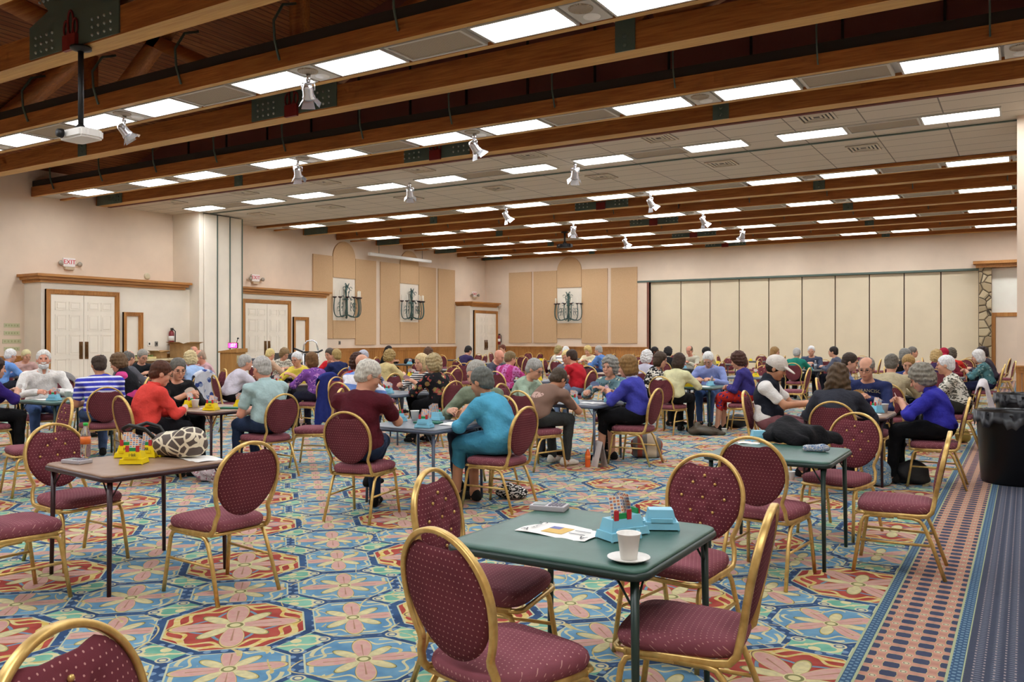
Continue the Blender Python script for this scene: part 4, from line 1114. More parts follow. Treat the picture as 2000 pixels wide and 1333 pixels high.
def figure(sex, pose, res, hp, hy, hs, sl, leg, w, dl, dz=0.0, tall=0.0):
    """all meshes of one seated figure, in its own frame (seat centre at the origin, facing +y)"""
    key = (sex, pose, res, hp, hy, hs, sl, leg, w, dl, dz, tall)
    if key in _cache: return _cache[key]
    fe = sex == 'f'; T = POSE[pose]; lean, hun = T[2]+dl, T[3]
    sc = .94 if fe else 1.0; ss = (.835 if fe else .885)+tall
    H = np.array([0, -.035, .602]); di = lambda a: np.array([0, sin(radians(a)), cos(radians(a))])
    C = H+di(lean)*.25*ss; N = C+di(lean+hun)*.235*ss; HB_ = N+di(lean*.5+hun+4)*.080*ss
    yaw, pit = radians(hy), radians(hp if hp is not None else T[4])
    RH = Rz(yaw) @ Rx(-pit); hc = HB_+RH @ np.array([0, .018, .108])
    hd = lambda x, y, z: hc+RH @ (np.array([x*.96, y, z])*HSZ)
    sw = (.172 if fe else .198)*w**.5; Sh = [N+np.array([sx*sw, -.005, -.055]) for sx in (1, -1)]
    Rt = Rx(-radians(lean+hun*.6)); Rl = Rx(-radians(lean))
    body, top, leg_, = Sdf(), Sdf(), Sdf()
    for B in (body, top):
        B.ell(C+di(lean)*.03, (.150*w, .105*w, .17), .05, Rt); B.ell(H+di(lean)*.10, (.145*w, .112*w, .15), .05, Rl)
        B.ell(N-di(lean+hun)*.06, (.165*w**.5, .085, .095), .05, Rt)
        if fe:
            for sx in (1, -1): B.ell(C+RlV(Rl, sx*.068, .088*w, .035), (.062, .055, .06), .04)
        elif w > 1.1: B.ell(H+RlV(Rl, 0, .07, .08), (.13*w, .10*w, .12), .05)
    for B in (body, leg_): B.ell(H+np.array([0, 0, .0]), (.158*w, .135, .112), .04)
    top.ell(H+np.array([0, 0, .035]), (.163*w, .140, .105), .04)
    hips = [np.array([sx*.088, -.0, .585 if w < 1.1 else .594]) for sx in (1, -1)]
    fx = .5 if leg == 'apart' else .0
    kn, an = [], []
    for i, sx in enumerate((1, -1)):
        k_ = np.array([sx*(.105+.10*fx), .385*sc+.01, .553]); a_ = np.array([sx*(.10+.08*fx), .36+.06*i, .095])
        if leg == 'crossed' and i == 0: k_ = np.array([-.02, .40, .60]); a_ = np.array([-.17, .46, .26])
        if leg == 'back': a_ = np.array([sx*.09, .16+.05*i, .10])
        kn.append(k_); an.append(a_)
    for i in range(2):
        for B in (body, leg_):
            B.cone(hips[i], kn[i], .088 if w < 1.1 else .096, .062, .04); B.cone(kn[i], an[i], .058, .04, .02)
        d = np.array([(1, -1)[i]*.18, 1, 0.0]); d = unit(d); ft = an[i]+np.array([0, 0, -.055])
        body.cone(an[i], an[i]+np.array([0, 0, -.05]), .038, .034, .02); body.cone(ft-d*.03, ft+d*.10, .034, .028, .02); body.cone(ft+d*.10, ft+d*.15, .028, .022, .02)
    hands = []
    for i, sx in enumerate((1, -1)):
        tgt = np.array(T[0] if i == 0 else (-T[1][0],)+tuple(T[1][1:])); tgt = tgt+np.array([0, 0, dz]); S0 = Sh[i]; L1, L2 = .285*sc, .25*sc
        dv = tgt-S0; dist = np.linalg.norm(dv); D_ = min(dist, (L1+L2)*.985); dv = unit(dv); W = S0+dv*D_
        a = (L1**2-L2**2+D_**2)/(2*D_); hgt = sqrt(max(L1**2-a*a, 0))
        pole = np.array([sx*.8, -.3, -.55]); pole = unit(pole-dv*pole.dot(dv)); E = S0+dv*a+pole*hgt
        for B in (body, top):
            B.ell(S0+np.array([-sx*.02, 0, -.005]), (.062, .062, .06), .05); B.cone(S0, E if (B is body or sl == 'long') else S0+(E-S0)*.62, .052*(1+.2*(w-1)), .041 if (B is body or sl == 'long') else .047, .025)
            if B is body or sl == 'long': B.cone(E, W, .042, .030 if B is body else .032, .02)
        f = unit(unit(W-E)*.75+np.array([-sx*.35, .35, .05])); s_ = unit(np.cross(f, np.array([0, 0, 1]))); nn = np.cross(s_, f)
        palm = -nn*.4+np.array([-sx, 0, 0])*.8; palm = unit(palm-f*palm.dot(f)); s_ = np.cross(f, palm)
        if s_[2] > 0: s_ = -s_
        Rm = np.stack([s_, f, palm], 1)
        body.cone(W-f*.02, W+f*.03, .027, .026, .015); body.ell(W+f*.052, (.040, .05, .017), .012, Rm)
        thin = .0085 if res < .0095 else .011
        for q in range(4):
            ln = (.040, .045, .043, .034)[q]; b0 = W+f*.088+s_*(.0285-.019*(3-q))*1.05
            d1 = unit(f*.82+palm*.57); d2 = unit(f*.1+palm*1.0); b1 = b0+d1*ln; b2 = b1+d2*ln*.8
            body.cone(b0, b1, thin, thin*.95, .005); body.cone(b1, b2, thin*.95, thin*.85, .004)
        t0 = W+f*.035-s_*.03; t1 = t0+unit(f*.7-s_*.45+palm*.55)*.04; t2 = t1+unit(f*.8+palm*.5)*.03
        body.cone(t0, t1, .0125, .0105, .008); body.cone(t1, t2, .0105, .009, .004); hands.append((W+f*.09+palm*.03, f, palm))
    # head and face
    body.cone(N-di(lean+hun)*.03, hd(0, -.02, -.07), .056*(.9 if fe else 1.05), .05*(.9 if fe else 1.08), .03)
    body.ell(hd(0, -.012, .025), (.076, .096, .091), .02, RH, m=HSZ); body.ell(hd(0, .028, -.045), (.058, .062, .074), .03, RH, m=HSZ); body.ell(hd(0, .068, -.096), (.021, .018, .018), .03, RH, m=HSZ)
    body.cone(hd(-.032, .076, .026), hd(.032, .076, .026), .011, .011, .02)
    for sx in (1, -1):
        body.ell(hd(sx*.031, .102, .004), (.017, .014, .011), .012, RH, True, HSZ); body.ell(hd(sx*.036, .062, -.032), (.023, .022, .022), .025, RH, m=HSZ)
        body.ell(hd(sx*.078, -.006, -.012), (.011, .021, .032), .008, RH, m=HSZ)
    body.cone(hd(0, .088, .008), hd(0, .109, -.030), .0085, .0125, .012); body.ell(hd(0, .089, -.060), (.022, .010, .010), .01, RH, m=HSZ)
    out = {'eye': [], 'res': res}
    out['body'] = mesh_sdf(body.p, res)
    if dl is not None:
        tp = Sdf(); tp.p = list(top.p)
        tp.plane(N+di(lean+hun)*.030, unit(di(lean+hun)+np.array([0, .42 if fe else .3, 0])))
        tp.plane(np.array([0, 0, .575]), np.array([0, 0, -1.0]))
        if sl == 'short':
            tp2 = [q for q in tp.p]
        out['top'] = mesh_sdf(tp.p, res, folds(.0055, 1.15), .015)
    ks = Sdf(); ks.p = list(leg_.p)
    if leg == 'skirt': 
        ks.ell([0, .14, .579], (.19*w**.5, .27, .084), .05)
        for i in range(2): ks.plane(np.array([0, .44, .40]), np.array([0, .6, -.9]))
    else: ks.plane(np.array([0, 0, .075]), np.array([0, 0, -1.0]))
    ks.plane(np.array([0, 0, .70]), np.array([0, -.3, 1.0]))
    out['legs'] = mesh_sdf(ks.p, max(res, .009), folds(.003), .011)
    sh = []
    for i in range(2):
        d = unit(np.array([(1, -1)[i]*.18, 1, 0.0])); ft = an[i]+np.array([0, 0, -.05]); ft[2] = max(ft[2], .042)
        q = Sdf(); q.cone(ft-d*.045, ft+d*.10, .040, .034, .02).cone(ft+d*.10+np.array([0, 0, -.006]), ft+d*.165+np.array([0, 0, -.012]), .034, .026, .02).cone(ft-d*.035, ft-d*.03+np.array([0, 0, .03]), .04, .04, .02)
        q.plane(ft+np.array([0, 0, -.036]), np.array([0, 0, -1.0])); sh.append(mesh_sdf(q.p, max(res, .009)))
    out['shoes'] = sh
    # hair, in head space
    q = Sdf(); nz = strands(.0022, 120)
    def face(r=(.070, .075, .098), c=(0, .098, -.040)): q.ell(hd(*c), r, .012, RH, True, HSZ)
    if hs in ('short', 'fringe', 'crop'):
        g = 1.0 if hs == 'short' else .975
        q.ell(hd(0, -.020, .034), (.087*g, .104*g, .096*g), .02, RH, m=HSZ); q.ell(hd(0, -.055, -.03), (.074*g, .062*g, .062), .02, RH, m=HSZ); face((.075, .09, .105), (0, .098, -.045))
        q.plane(hd(0, -.05, -.075), RH @ np.array([0, .55, -1.0]))
        if hs == 'fringe': q.ell(hd(0, .03, .105), (.072, .115, .085), .01, RH, True, HSZ)
    elif hs == 'bob':
        q.ell(hd(0, -.022, .036), (.094, .112, .102), .02, RH, m=HSZ); q.ell(hd(0, -.035, -.05), (.098, .088, .09), .04, RH, m=HSZ); face((.066, .085, .115), (0, .105, -.048)); q.plane(hd(0, 0, -.125), RH @ np.array([0, .1, -1.0]))
        nz = strands(.003, 100)
    elif hs == 'long':
        q.ell(hd(0, -.022, .036), (.094, .112, .102), .02, RH, m=HSZ); q.ell(hd(0, -.04, -.06), (.105, .09, .10), .05, RH, m=HSZ); q.ell(hc+np.array([0, -.08, -.22]), (.165, .06, .17), .07); face((.066, .085, .115), (0, .105, -.048))
        nz = strands(.006, 75)
    elif hs == 'curly':
        q.ell(hd(0, -.026, .042), (.103, .118, .108), .03, RH, m=HSZ); q.ell(hd(0, -.045, -.035), (.105, .088, .085), .04, RH, m=HSZ); face((.066, .085, .110), (0, .108, -.044)); q.plane(hd(0, -.05, -.10), RH @ np.array([0, .35, -1.0]))
        nz = strands(.0065, 95)
    elif hs == 'pony':
        q.ell(hd(0, -.020, .034), (.086, .103, .096), .02, RH, m=HSZ); q.ell(hd(0, -.055, -.03), (.076, .062, .066), .02, RH, m=HSZ); face((.070, .085, .105), (0, .10, -.045)); q.cone(hd(0, -.12, .03), hd(0, -.16, -.16), .035, .022, .03)
    elif hs == 'cap':
        q.ell(hd(0, -.020, .010), (.083, .100, .090), .02, RH, m=HSZ); face((.075, .09, .105), (0, .098, -.045)); q.plane(hd(0, -.05, -.075), RH @ np.array([0, .55, -1.0])); 
    out['hair'] = mesh_sdf(q.p, max(res*.9, .0065), nz) if q.p else None
    if hs == 'cap':
        q = Sdf(); q.ell(hd(0, -.012, .045), (.094, .115, .095), .02, RH, m=HSZ); q.ell(hd(0, .12, .034), (.075, .085, .012), .02, RH @ Rx(-.25), m=HSZ); q.ell(hd(0, -.01, -.06), (.078, .098, .086), .004, RH, True, HSZ); out['cap'] = mesh_sdf(q.p, res)
    out['hd'] = hd; out['RH'] = RH; out['hc'] = hc; out['N'] = N; out['C'] = C; out['hands'] = hands; out['lean'] = lean+hun*.5
    out['el'] = None
    _cache[key] = out
    return out
def RlV(R, x, y, z): return R @ np.array([x, y, z])
# short sleeves: cut the sleeve part of the top by not including forearms; the hem sits at mid upper arm
_me = {}
def mesh_of(key, name, data, mat, smooth=True):
    k = (key, name)
    if k not in _me: _me[k] = mesh_np(name, data[0], data[1], mat, smooth)
    return _me[k]
def part(name, me, mat, parent):
    o = bpy.data.objects.new(name, me); COL.objects.link(o); o.parent = parent
    if me.materials and me.materials[0] is not mat:
        o.material_slots[0].link = 'OBJECT'; o.material_slots[0].material = mat
    return o
PEOPLE = []
def person(label, x, y, deg, sex='m', pose='cards', hair=('short', '#888888'), top='#888888', sl='long', legs='#25283a', leg='std', tone='fair', w=1.0, hp=None, hy=0, shoes='#1d1a18',
           glasses=False, lean=0, seat=True, chair_label=None, ch_off=(0, 0), fan_kind=None, hat=None, vest=None, beard=None, dz=0.0, chair_deg=None, smile=False, collar=None, tall=0.0):
    z = -x*SA+y*CA
    res = .0078 if z < 9.5 else (.009 if z < 13 else .012 if z < 18 else .015)
    fg = figure(sex, pose, res, hp, hy, hair[0], sl, leg, w, lean, dz, tall)
    key = (sex, pose, res, hp, hy, hair[0], sl, leg, w, lean, dz, tall)
    tm = top if not isinstance(top, str) else cloth(top); lm = legs if not isinstance(legs, str) else cloth(legs)
    me = mesh_of(key, 'person', fg['body'], skin(tone))
    o = bpy.data.objects.new('person', me); COL.objects.link(o); o.location = (x, y, 0); o.rotation_euler = (0, 0, radians(deg))
    if me.materials[0] is not skin(tone): o.material_slots[0].link = 'OBJECT'; o.material_slots[0].material = skin(tone)
    tag(o, label, 'person')
    part('shirt', mesh_of(key, 'shirt', fg['top'], tm), tm, o)
    part('skirt' if leg == 'skirt' else 'trousers', mesh_of(key, 'trousers', fg['legs'], lm), lm, o)
    sm = cloth(shoes)
    for i in range(2): part('shoe', mesh_of(key, 'shoe%d' % i, fg['shoes'][i], sm), sm, o)
    if fg['hair'] and hair[1]: hm = hair_mat(hair[1]); part('hair', mesh_of(key, 'hair', fg['hair'], hm), hm, o)
    if hair[0] == 'cap': cm = cloth(hat or '#d8d0c6'); part('cap', mesh_of(key, 'cap', fg['cap'], cm), cm, o)
    hd, RH = fg['hd'], fg['RH']
    if vest:
        vm = cloth(vest); N, C = fg['N'], fg['C']; v = Sdf(); a = radians(fg['lean']); R = Rx(-a); H = np.array([0, -.035, .602])
        v.ell(C+np.array([0, 0, .03]), (.168*w, .125*w, .18), .05, R); v.ell(H+np.array([0, .03, .09]), (.165*w, .13*w, .16), .05, R); v.ell(N-np.array([0, .0, .055]), (.185, .10, .10), .05, R); v.cone(N-np.array([0, .01, .02]), N+np.array([0, 0, .045]), .082, .07, .03)
        v.ell(N+np.array([0, .05, .10]), (.062, .09, .10), .01, None, True); v.plane(np.array([0, 0, .57]), np.array([0, 0, -1.0])); part('vest', mesh_of((key, vest), 'vest', mesh_sdf(v.p, fg['res'], folds(.003), .012), vm), vm, o)
    M = Matrix([list(RH[i]*HSZ)+[fg['hc'][i]] for i in range(3)]+[[0, 0, 0, 1]])
    if z < 24:
        for sx in (1, -1):
            b = BM(); ball(b, (sx*.030, .0905, .004), (.0125, .006, .0058), 10); bmesh.ops.transform(b, matrix=M, verts=b.verts); obj('eye', b, m_eye, o)
        b = BM(); ball(b, (0, .0985 if sex == 'm' else .0975, -.0605), (.021 if not smile else .026, .006, .0045 if not smile else .008), 10); bmesh.ops.transform(b, matrix=M, verts=b.verts); obj('mouth', b, m_tooth if smile else m_lip, o)
        for sx in (1, -1):
            b = BM(); tube(b, [(sx*.016, .0935, .022), (sx*.030, .0925, .027), (sx*.045, .083, .022)], .0035, 5)
            bmesh.ops.transform(b, matrix=M, verts=b.verts); obj('eyebrow', b, hair_mat(hair[1] or '#8a7a6a'), o)
    if glasses:
        b = BM()
        for sx in (1, -1):
            tube(b, [(sx*(.033+.023*cos(t)), .1065-.004*abs(cos(t)), .0+.017*sin(t)) for t in [k*pi/8 for k in range(16)]], .0018, 5, closed=True, up=(0, 1, 0)); tube(b, [(sx*.056, .101, .004), (sx*.078, .05, .004), (sx*.083, -.005, .004)], .0018, 5)
        tube(b, [(-.010, .108, .004), (.010, .108, .004)], .0018, 5); bmesh.ops.transform(b, matrix=M, verts=b.verts); obj('glasses', b, flat('#4a3c34', .3, .4), o)
    if beard:
        q = Sdf(); q.ell(hd(0, .036, -.082), (.062, .060, .048), .02, RH, m=HSZ).ell(hd(0, .083, -.0455), (.036, .018, .009), .012, RH, m=HSZ).ell(hd(0, .10, -.061), (.030, .03, .010), .006, RH, True, HSZ); part('beard', mesh_of(key, 'beard', mesh_sdf(q.p, .006, strands(.002, 120)), hair_mat(beard)), hair_mat(beard), o)
    if collar:
        q = Sdf(); N = fg['N']; q.cone(N-np.array([0, .012, .02]), N+np.array([0, .006, .035]), .078, .070, .02).cone(N+np.array([0, -.01, -.06]), N+np.array([0, .02, .12]), .056, .058, .01, sub=True); q.ell(N+np.array([0, .11, .02]), (.03, .06, .08), .01, None, True)
        cm = cloth(collar); part('collar', mesh_of((key, collar), 'collar', mesh_sdf(q.p, .007), cm), cm, o)
    if fan_kind:
        hp_, f, pm = fg['hands'][1]; a = radians(deg); p = (x+hp_[0]*cos(a)-hp_[1]*sin(a), y+hp_[0]*sin(a)+hp_[1]*cos(a), hp_[2]+.0)
        fan((p[0], p[1], p[2]+.005), (radians(-22), 0, a), fan_kind, 'fan of cards held by the '+label.split(',')[0])
    PEOPLE.append(label)
    if seat:
        a = radians(chair_deg if chair_deg is not None else deg); cx, cy = x+ch_off[0]*cos(a)-ch_off[1]*sin(a), y+ch_off[0]*sin(a)+ch_off[1]*cos(a)
        chair(cx, cy, chair_deg if chair_deg is not None else deg, chair_label or 'burgundy banquet chair under the '+' '.join(label.split(',')[0].split()[:11]))
    return o, fg
# ------------------------------------------------------------------ cloth materials
_cl = {}
def cloth(c, rough=.85):
    if c in _cl: return _cl[c]
    M = Mat('cloth_'+c.strip('#'), rough, spec=.2); k = hx(c) if c.startswith('#') else None
    if k:
        n = M.noise(8, 3); M.color(M.mix(n.step(.3, .7), tuple(x*.86 for x in k), tuple(min(1, x*1.1) for x in k)))
    else:
        X, Y, Z = M.coords(); nz = M.noise
        if c.startswith('stripe'):
            _, a, b_, per, duty = c.split(':'); f = Z/float(per)+nz(3, 1)*.25+(Y*1.2); M.color(M.mix((f-f.floor()).lt(float(duty)), hx(a), hx(b_)))
        elif c.startswith('zebra'):
            _, a, b_, sc = c.split(':'); n = nz(float(sc), 2, stretch=(1, 1, 2.6)); M.color(M.mix(((n*22.0).sin()).gt(.0), hx(a), hx(b_)))
        elif c.startswith('floral'):
            cs = c.split(':')[1:]; v = M.voro(float(cs[-1])); n = nz(float(cs[-1])*1.7, 2); col = M.mix(v.lt(.37), hx(cs[0]), hx(cs[1])); col = M.mix(n.gt(.55)*v.lt(.50), col, hx(cs[2])); col = M.mix(v.lt(.13), col, hx(cs[3])); M.color(col)
        elif c.startswith('plaid'):
            _, a, b_, c2 = c.split(':'); u = (X/.13); v = (Z/.15); col = M.mix((u-u.floor()).lt(.5), hx(a), hx(b_)); M.color(M.mix((v-v.floor()).lt(.4)*.7, col, hx(c2)))
        elif c.startswith('blocks'):
            _, a, b_, c2 = c.split(':'); u = (X/.09); v = (Z/.12); h = ((u.floor()*3.1+v.floor()*5.7).sin()*.5+.5); col = M.mix(h.gt(.5), hx(a), hx(b_)); col = M.mix(nz(30, 2).gt(.58), col, hx(c2)); M.color(col)
    M.bump((M.noise(11, 3)+M.noise(34, 2)*.35), .55, .03)
    _cl[c] = M.m
    return M.m
# ------------------------------------------------------------------ tables
table('A', 'green', -1.555, 3.13, 0, 'green card table with a cup and a paper sign, all four chairs empty')
table('B', 'green', -1.51, 6.12, 0, 'green card table with a black jacket piled on it')
table('C', 'brown', -4.95, 3.41, -7, 'brown card table with yellow boxes and a giraffe print bag')
table('D', 'grey', -4.84, 6.33, 0, 'grey card table between the maroon T-shirt man and the blue jacket woman')
table('E', 'grey', -4.79, 9.46, 0, 'grey card table in front of the brown T-shirt man')
table('F', 'brown', -7.97, 6.48, 0, 'brown card table in front of the coral jacket woman')
table('G', 'green', -4.75, 13.62, 0, 'green card table in front of the light blue shirt man')
table('H', 'brown', -1.64, 9.66, 0, 'brown card table between the baseball cap man and the blue fleece woman')
table('I', 'dark', -1.64, 13.25, 0, 'dark card table in front of the tan jacket man')
table('J', 'dark', -1.5, 19.3, 0, 'dark card table in front of the blonde woman in purple')
table('K', 'dark', -1.5, 22.5, 0, 'dark card table in front of the red jacket player')
table('N', 'dark', -4.8, 22.0, 0, 'dark card table in front of the teal green jacket player')
table('Q', 'grey', -8.05, 14.0, 0, 'grey card table in front of the magenta blouse woman')
table('R', 'brown', -8.1, 17.55, 0, 'empty brown card table with yellow boxes behind the red polo man')
table('S', 'brown', -11.0, 21.5, 0, 'brown card table between the cream blouse woman and the blue shirt man')
table('U', 'brown', -11.1, 10.3, 0, 'brown card table in front of the woman with the navy coat on her chair')
table('V', 'dark', -14.55, 14.35, 0, 'dark card table in front of the camouflage blouse woman')
table('W', 'grey', -8.0, 9.7, 0, 'grey card table in front of the striped blouse woman')
table('X', 'grey', -10.9, 13.8, 0, 'grey card table in front of the tan blouse woman')
table('Y', 'brown', -12.9, 12.8, 0, 'brown card table in front of the navy jacket woman')
table('Z', 'green', -10.75, 6.35, 0, 'green card table in front of the smiling bearded man')
table('AA', 'grey', -8.1, 3.5, 0, 'grey card table cut by the picture edge beside two tufted chairs')
table('BB', 'dark', -12.7, 8.0, 0, 'dark card table in front of the pink sleeved woman')
table('CC', 'dark', -13.6, 9.9, 0, 'dark card table in front of the leather jacket man')
table('DD', 'dark', -17.6, 9.9, 0, 'dark card table behind the smiling bearded man')
table('ZZ', 'dark', -7.9, 21.5, 0, 'dark card table in front of the uniform shirt man')
table('O', 'grey', -4.95, 17.6, 0, 'empty grey card table beyond the purple jacket woman')
table('P', 'grey', -6.15, 15.75, 0, 'grey card table in front of the white curly haired player')
table('T', 'dark', -13.2, 19.9, 0, 'dark card table in front of the player in violet and navy')
table('L', 'dark', -12.6, 17.35, 0, 'dark card table in front of the brown curly haired player')
table('M', 'dark', -16.3, 20.5, 0, 'dark card table with a black jacket near the acoustic panels')
FAR = [(-1.5, 25.7), (-1.5, 28.8), (-4.8, 25.9), (-4.8, 29.3), (-8.1, 25.5), (-8.1, 29.2), (-11.3, 25.5), (-11.3, 29.2), (-14.5, 22.4), (-14.6, 25.6), (-14.6, 29.2), (-17.8, 25.4), (-17.8, 29.2)]
for k, (x, y) in enumerate(FAR):
    table('far%d' % k, 'dark', x, y, 0, 'dark card table among empty chairs at the rear of the hall')
# ------------------------------------------------------------------ empty chairs seen near
EC = lambda x, y, d, l: chair(x, y, d, l, empty=True)
EC(-1.53, 2.44, -14, 'empty burgundy chair, smooth back to the camera, at the table with cup and sign')
EC(-2.06, 3.16, -82, 'empty tufted burgundy chair on the wall side of the table with cup and sign')
EC(-1.46, 3.98, 172, 'empty tufted burgundy chair on the far side of the table with cup and sign')
EC(-1.08, 3.06, 97, 'empty burgundy chair on the aisle side of the table with cup and sign')
EC(-1.42, 5.45, -5, 'empty burgundy chair, back to the camera, at the table with the black jacket')
EC(-1.25, 6.98, 165, 'empty tufted burgundy chair behind the table with the black jacket')
EC(-.72, 6.1, 93, 'empty burgundy chair on the aisle side of the table with the black jacket')
EC(-5.58, 3.36, -92, 'empty tufted burgundy chair beside the plastic bottle and yellow boxes table')
EC(-4.16, 3.42, 85, 'empty burgundy chair, back showing, beside the giraffe print bag table')
EC(-5.05, 2.62, -5, 'empty burgundy chair cut by the picture edge before the yellow boxes table')
EC(-1.46, 1.09, -74, 'tufted burgundy chair closest to the camera, only its hoop in view')
EC(-8.35, 4.62, 165, 'small tufted burgundy chair between the purple sweater woman and the striped polo man')
EC(-13.5, 8.05, -90, 'burgundy chair draped with a grey hooded jacket before the first double door')
EC(-6.35, 10.6, 168, 'tufted burgundy chair behind the olive shirt man')
EC(-7.25, 7.35, 120, 'empty burgundy chair just behind the aqua shirt man')
EC(-9.55, 11.25, 88, 'empty burgundy chair beside the navy coat')
EC(-4.05, 17.7, 90, 'burgundy chair seen edge-on beyond the baseball cap man')
EC(-5.8, 17.6, -90, 'burgundy chair on the wall side of the empty grey table')
EC(-4.95, 18.5, 180, 'tufted burgundy chair on the far side of the empty grey table')
EC(-8.1, 16.65, 0, 'burgundy chair, back showing, beside the red polo man')
EC(-8.1, 18.45, 180, 'tufted burgundy chair on the far side of the table behind the red polo man')
EC(-7.2, 17.55, 90, 'burgundy chair on the aisle side of the table behind the red polo man')
EC(-10.0, 13.75, 90, 'burgundy chair seen edge-on behind the black floral blouse woman')
EC(-10.7, 14.75, 180, 'tufted burgundy chair behind the striped blouse woman')
EC(-8.35, 11.9, -95, 'burgundy chair leaning edge-on before the bald player')
EC(-11.65, 16.9, 20, 'burgundy chair with its back showing before the player in violet and navy')
EC(-12.6, 18.25, 180, 'tufted burgundy chair behind the brown curly haired player')
EC(-16.3, 21.4, 180, 'tufted burgundy chair at the table with the black jacket near the acoustic panels')
EC(-15.45, 20.5, 90, 'burgundy chair on the aisle side of the far black jacket table')
EC(-2.4, 25.7, -90, 'burgundy chair on the wall side of the table under the aisle end of the partition')
for k, (x, y) in enumerate(FAR):
    for dx, dy, d in ((0, -.88, 0), (0, .88, 180), (.88, 0, 90), (-.88, 0, -90)):
        if (k, d) in ((0, -90), (8, 180)): continue
        chair(x+dx*(1+.1*sin(k*3.1+d)), y+dy, d+8*sin(k*2.3+d), 'empty burgundy banquet chair at an unused table at the rear of the hall', 'empty chairs at the rear of the hall', True)
# ------------------------------------------------------------------ players
GA = []
def P(*a, **k): GA.append((a, k))
J = '#24344f'
m_print = Mat('brown_shirt_print', .9); X_, Y_, Z_ = m_print.coords()
el = ((X_*X_)/(.095*.095)+((Z_-.862)*(Z_-.862))/(.034*.034)).sqrt(); n_ = m_print.noise(40, 2)
pr = (el.lt(1.0)*n_.gt(.42)).max((((X_+.03)+((Z_*40.0).sin()*.012)).abs().lt(.026))*Z_.lt(.82)*Z_.gt(.68)*n_.gt(.52))*Y_.lt(.16)
m_print.color(m_print.mix(pr, hx('#7e6152'), hx('#c9a79a')))
P('gray-haired man in a maroon T-shirt holding white cards', -4.84, 5.45, 13, 'm', 'cards', ('short', '#cfcabd'), '#541722', 'short', J, 'crossed', hp=22, hy=-52, glasses=True, fan_kind='white', w=1.12, lean=-12, tall=.03)
P('woman in a bright blue jacket and skirt with short gray hair', -4.05, 6.4, 88, 'f', 'write', ('short', '#666963'), '#55aacb', 'long', '#3f88a4', 'skirt', 'tan', w=1.1, hp=18, collar='#62b4d2', lean=3)
P('gray-haired man in an olive shirt behind the blue jacket woman', -4.72, 7.2, 178, 'm', 'table', ('short', '#aaa69c'), '#7f8b74', 'long', '#2e3646', hp=20, w=1.05)
P('man in a brown T-shirt with a pale back print', -4.9, 8.55, -14, 'm', 'lean', ('short', '#4c3f31'), m_print.m, 'short', '#3a3c3b', 'apart', 'tan', shoes='#d5d0c4', hp=36, glasses=True)
P('brown-haired woman in a royal blue cardigan', -4.06, 9.5, 90, 'f', 'cards', ('bob', '#8c6a3c'), '#4548ad', 'long', '#141417', 'skirt', fan_kind='pink', hp=12, collar='#bcc0e4', lean=-4, tall=.03)
P('gray curly haired woman in a green leaf print blouse', -4.72, 10.38, 172, 'f', 'write', ('curly', '#918f87'), 'floral:#6d8f96:#c6c9b2:#3f5f6c:#e4e2cf:17', 'long', '#141417', 'crossed', fan_kind='blue', hp=6, hy=6)
P('gray-haired woman with glasses in a sage blouse', -5.66, 9.45, -88, 'f', 'table', ('short', '#a8a69f'), '#9fb39d', 'long', '#3b3d45', hp=26, glasses=True, w=1.1, lean=4)
P('dark-haired woman in a pale yellow jacket seen from behind', -4.78, 12.75, -6, 'f', 'table', ('bob', '#3f2d22'), '#d8d4a6', 'long', '#121214', hp=22, ch_off=(-.1, 0))
P('white-haired man in a light blue shirt looking down', -4.75, 14.5, 182, 'm', 'table', ('short', '#e8e6e2'), '#8f9dd2', 'long', '#4b6798', hp=34, glasses=True, w=1.12, collar='#98a6d8')
P('auburn-haired woman in a purple jacket and red flowered skirt', -3.9, 13.6, 96, 'f', 'lap', ('curly', '#4b2c20'), '#3b357c', 'long', 'floral:#b52b25:#3a2f6e:#d03a2a:#d8452f:12', 'skirt', hp=20)
P('dark-haired woman in a black and white top', -5.62, 13.85, -80, 'f', 'table', ('bob', '#4b3a2b'), 'zebra:#1b1b1d:#e2ddd0:7', 'long', '#1b1b20', hp=18)
P('white curly haired player behind the royal blue cardigan', -6.2, 14.9, 0, 'f', 'table', ('curly', '#e3e1dd'), '#b9b6c4', 'long', '#2a2a33')
P('woman with long brown hair in a dark hooded sweatshirt', -1.6, 8.72, 4, 'f', 'table', ('long', '#54402a'), '#34363f', 'long', '#1d1e26', w=1.1, hp=24, lean=3)
P('balding man with glasses in a navy San Francisco sweatshirt', -1.56, 10.5, 176, 'm', 'cards', ('fringe', '#8e897f'), '#2c3662', 'long', '#1c2030', hp=16, glasses=True, fan_kind='tan')
P('gray-haired woman in a royal blue fleece', -.79, 9.7, 92, 'f', 'cards', ('curly', '#8d887b'), '#3534a6', 'long', '#0f0f12', hp=28, w=1.1, fan_kind='white', collar='#3534a6', tall=-.06)
P('man in a white baseball cap and navy vest', -2.46, 9.62, -86, 'm', 'back', ('cap', '#2c2018'), '#ece9e4', 'short', '#8d5d62', 'apart', 'tan', vest='#20242f', hat='#d9d1c6', hp=22)
P('man in a tan jacket seen from behind', -1.58, 12.38, 0, 'm', 'table', ('short', '#6c665c'), '#b7aa8a', 'long', '#2a2c33', w=1.2)
P('blonde woman in a navy fleece facing the camera', -1.52, 14.1, 180, 'f', 'table', ('short', '#a8854f'), '#2d3f7c', 'long', '#22242c', hp=22)
P('white-haired woman in a zebra print blouse', -.82, 13.2, 92, 'f', 'table', ('short', '#f2efeb'), 'zebra:#e4e0d2:#5a5a4f:13', 'long', '#34342f', hp=8)
P('dark-haired man in a light blue shirt, facing the aisle', -2.42, 13.3, -84, 'm', 'table', ('short', '#3c2e24'), '#8295c6', 'long', '#2f3d63', w=1.1)
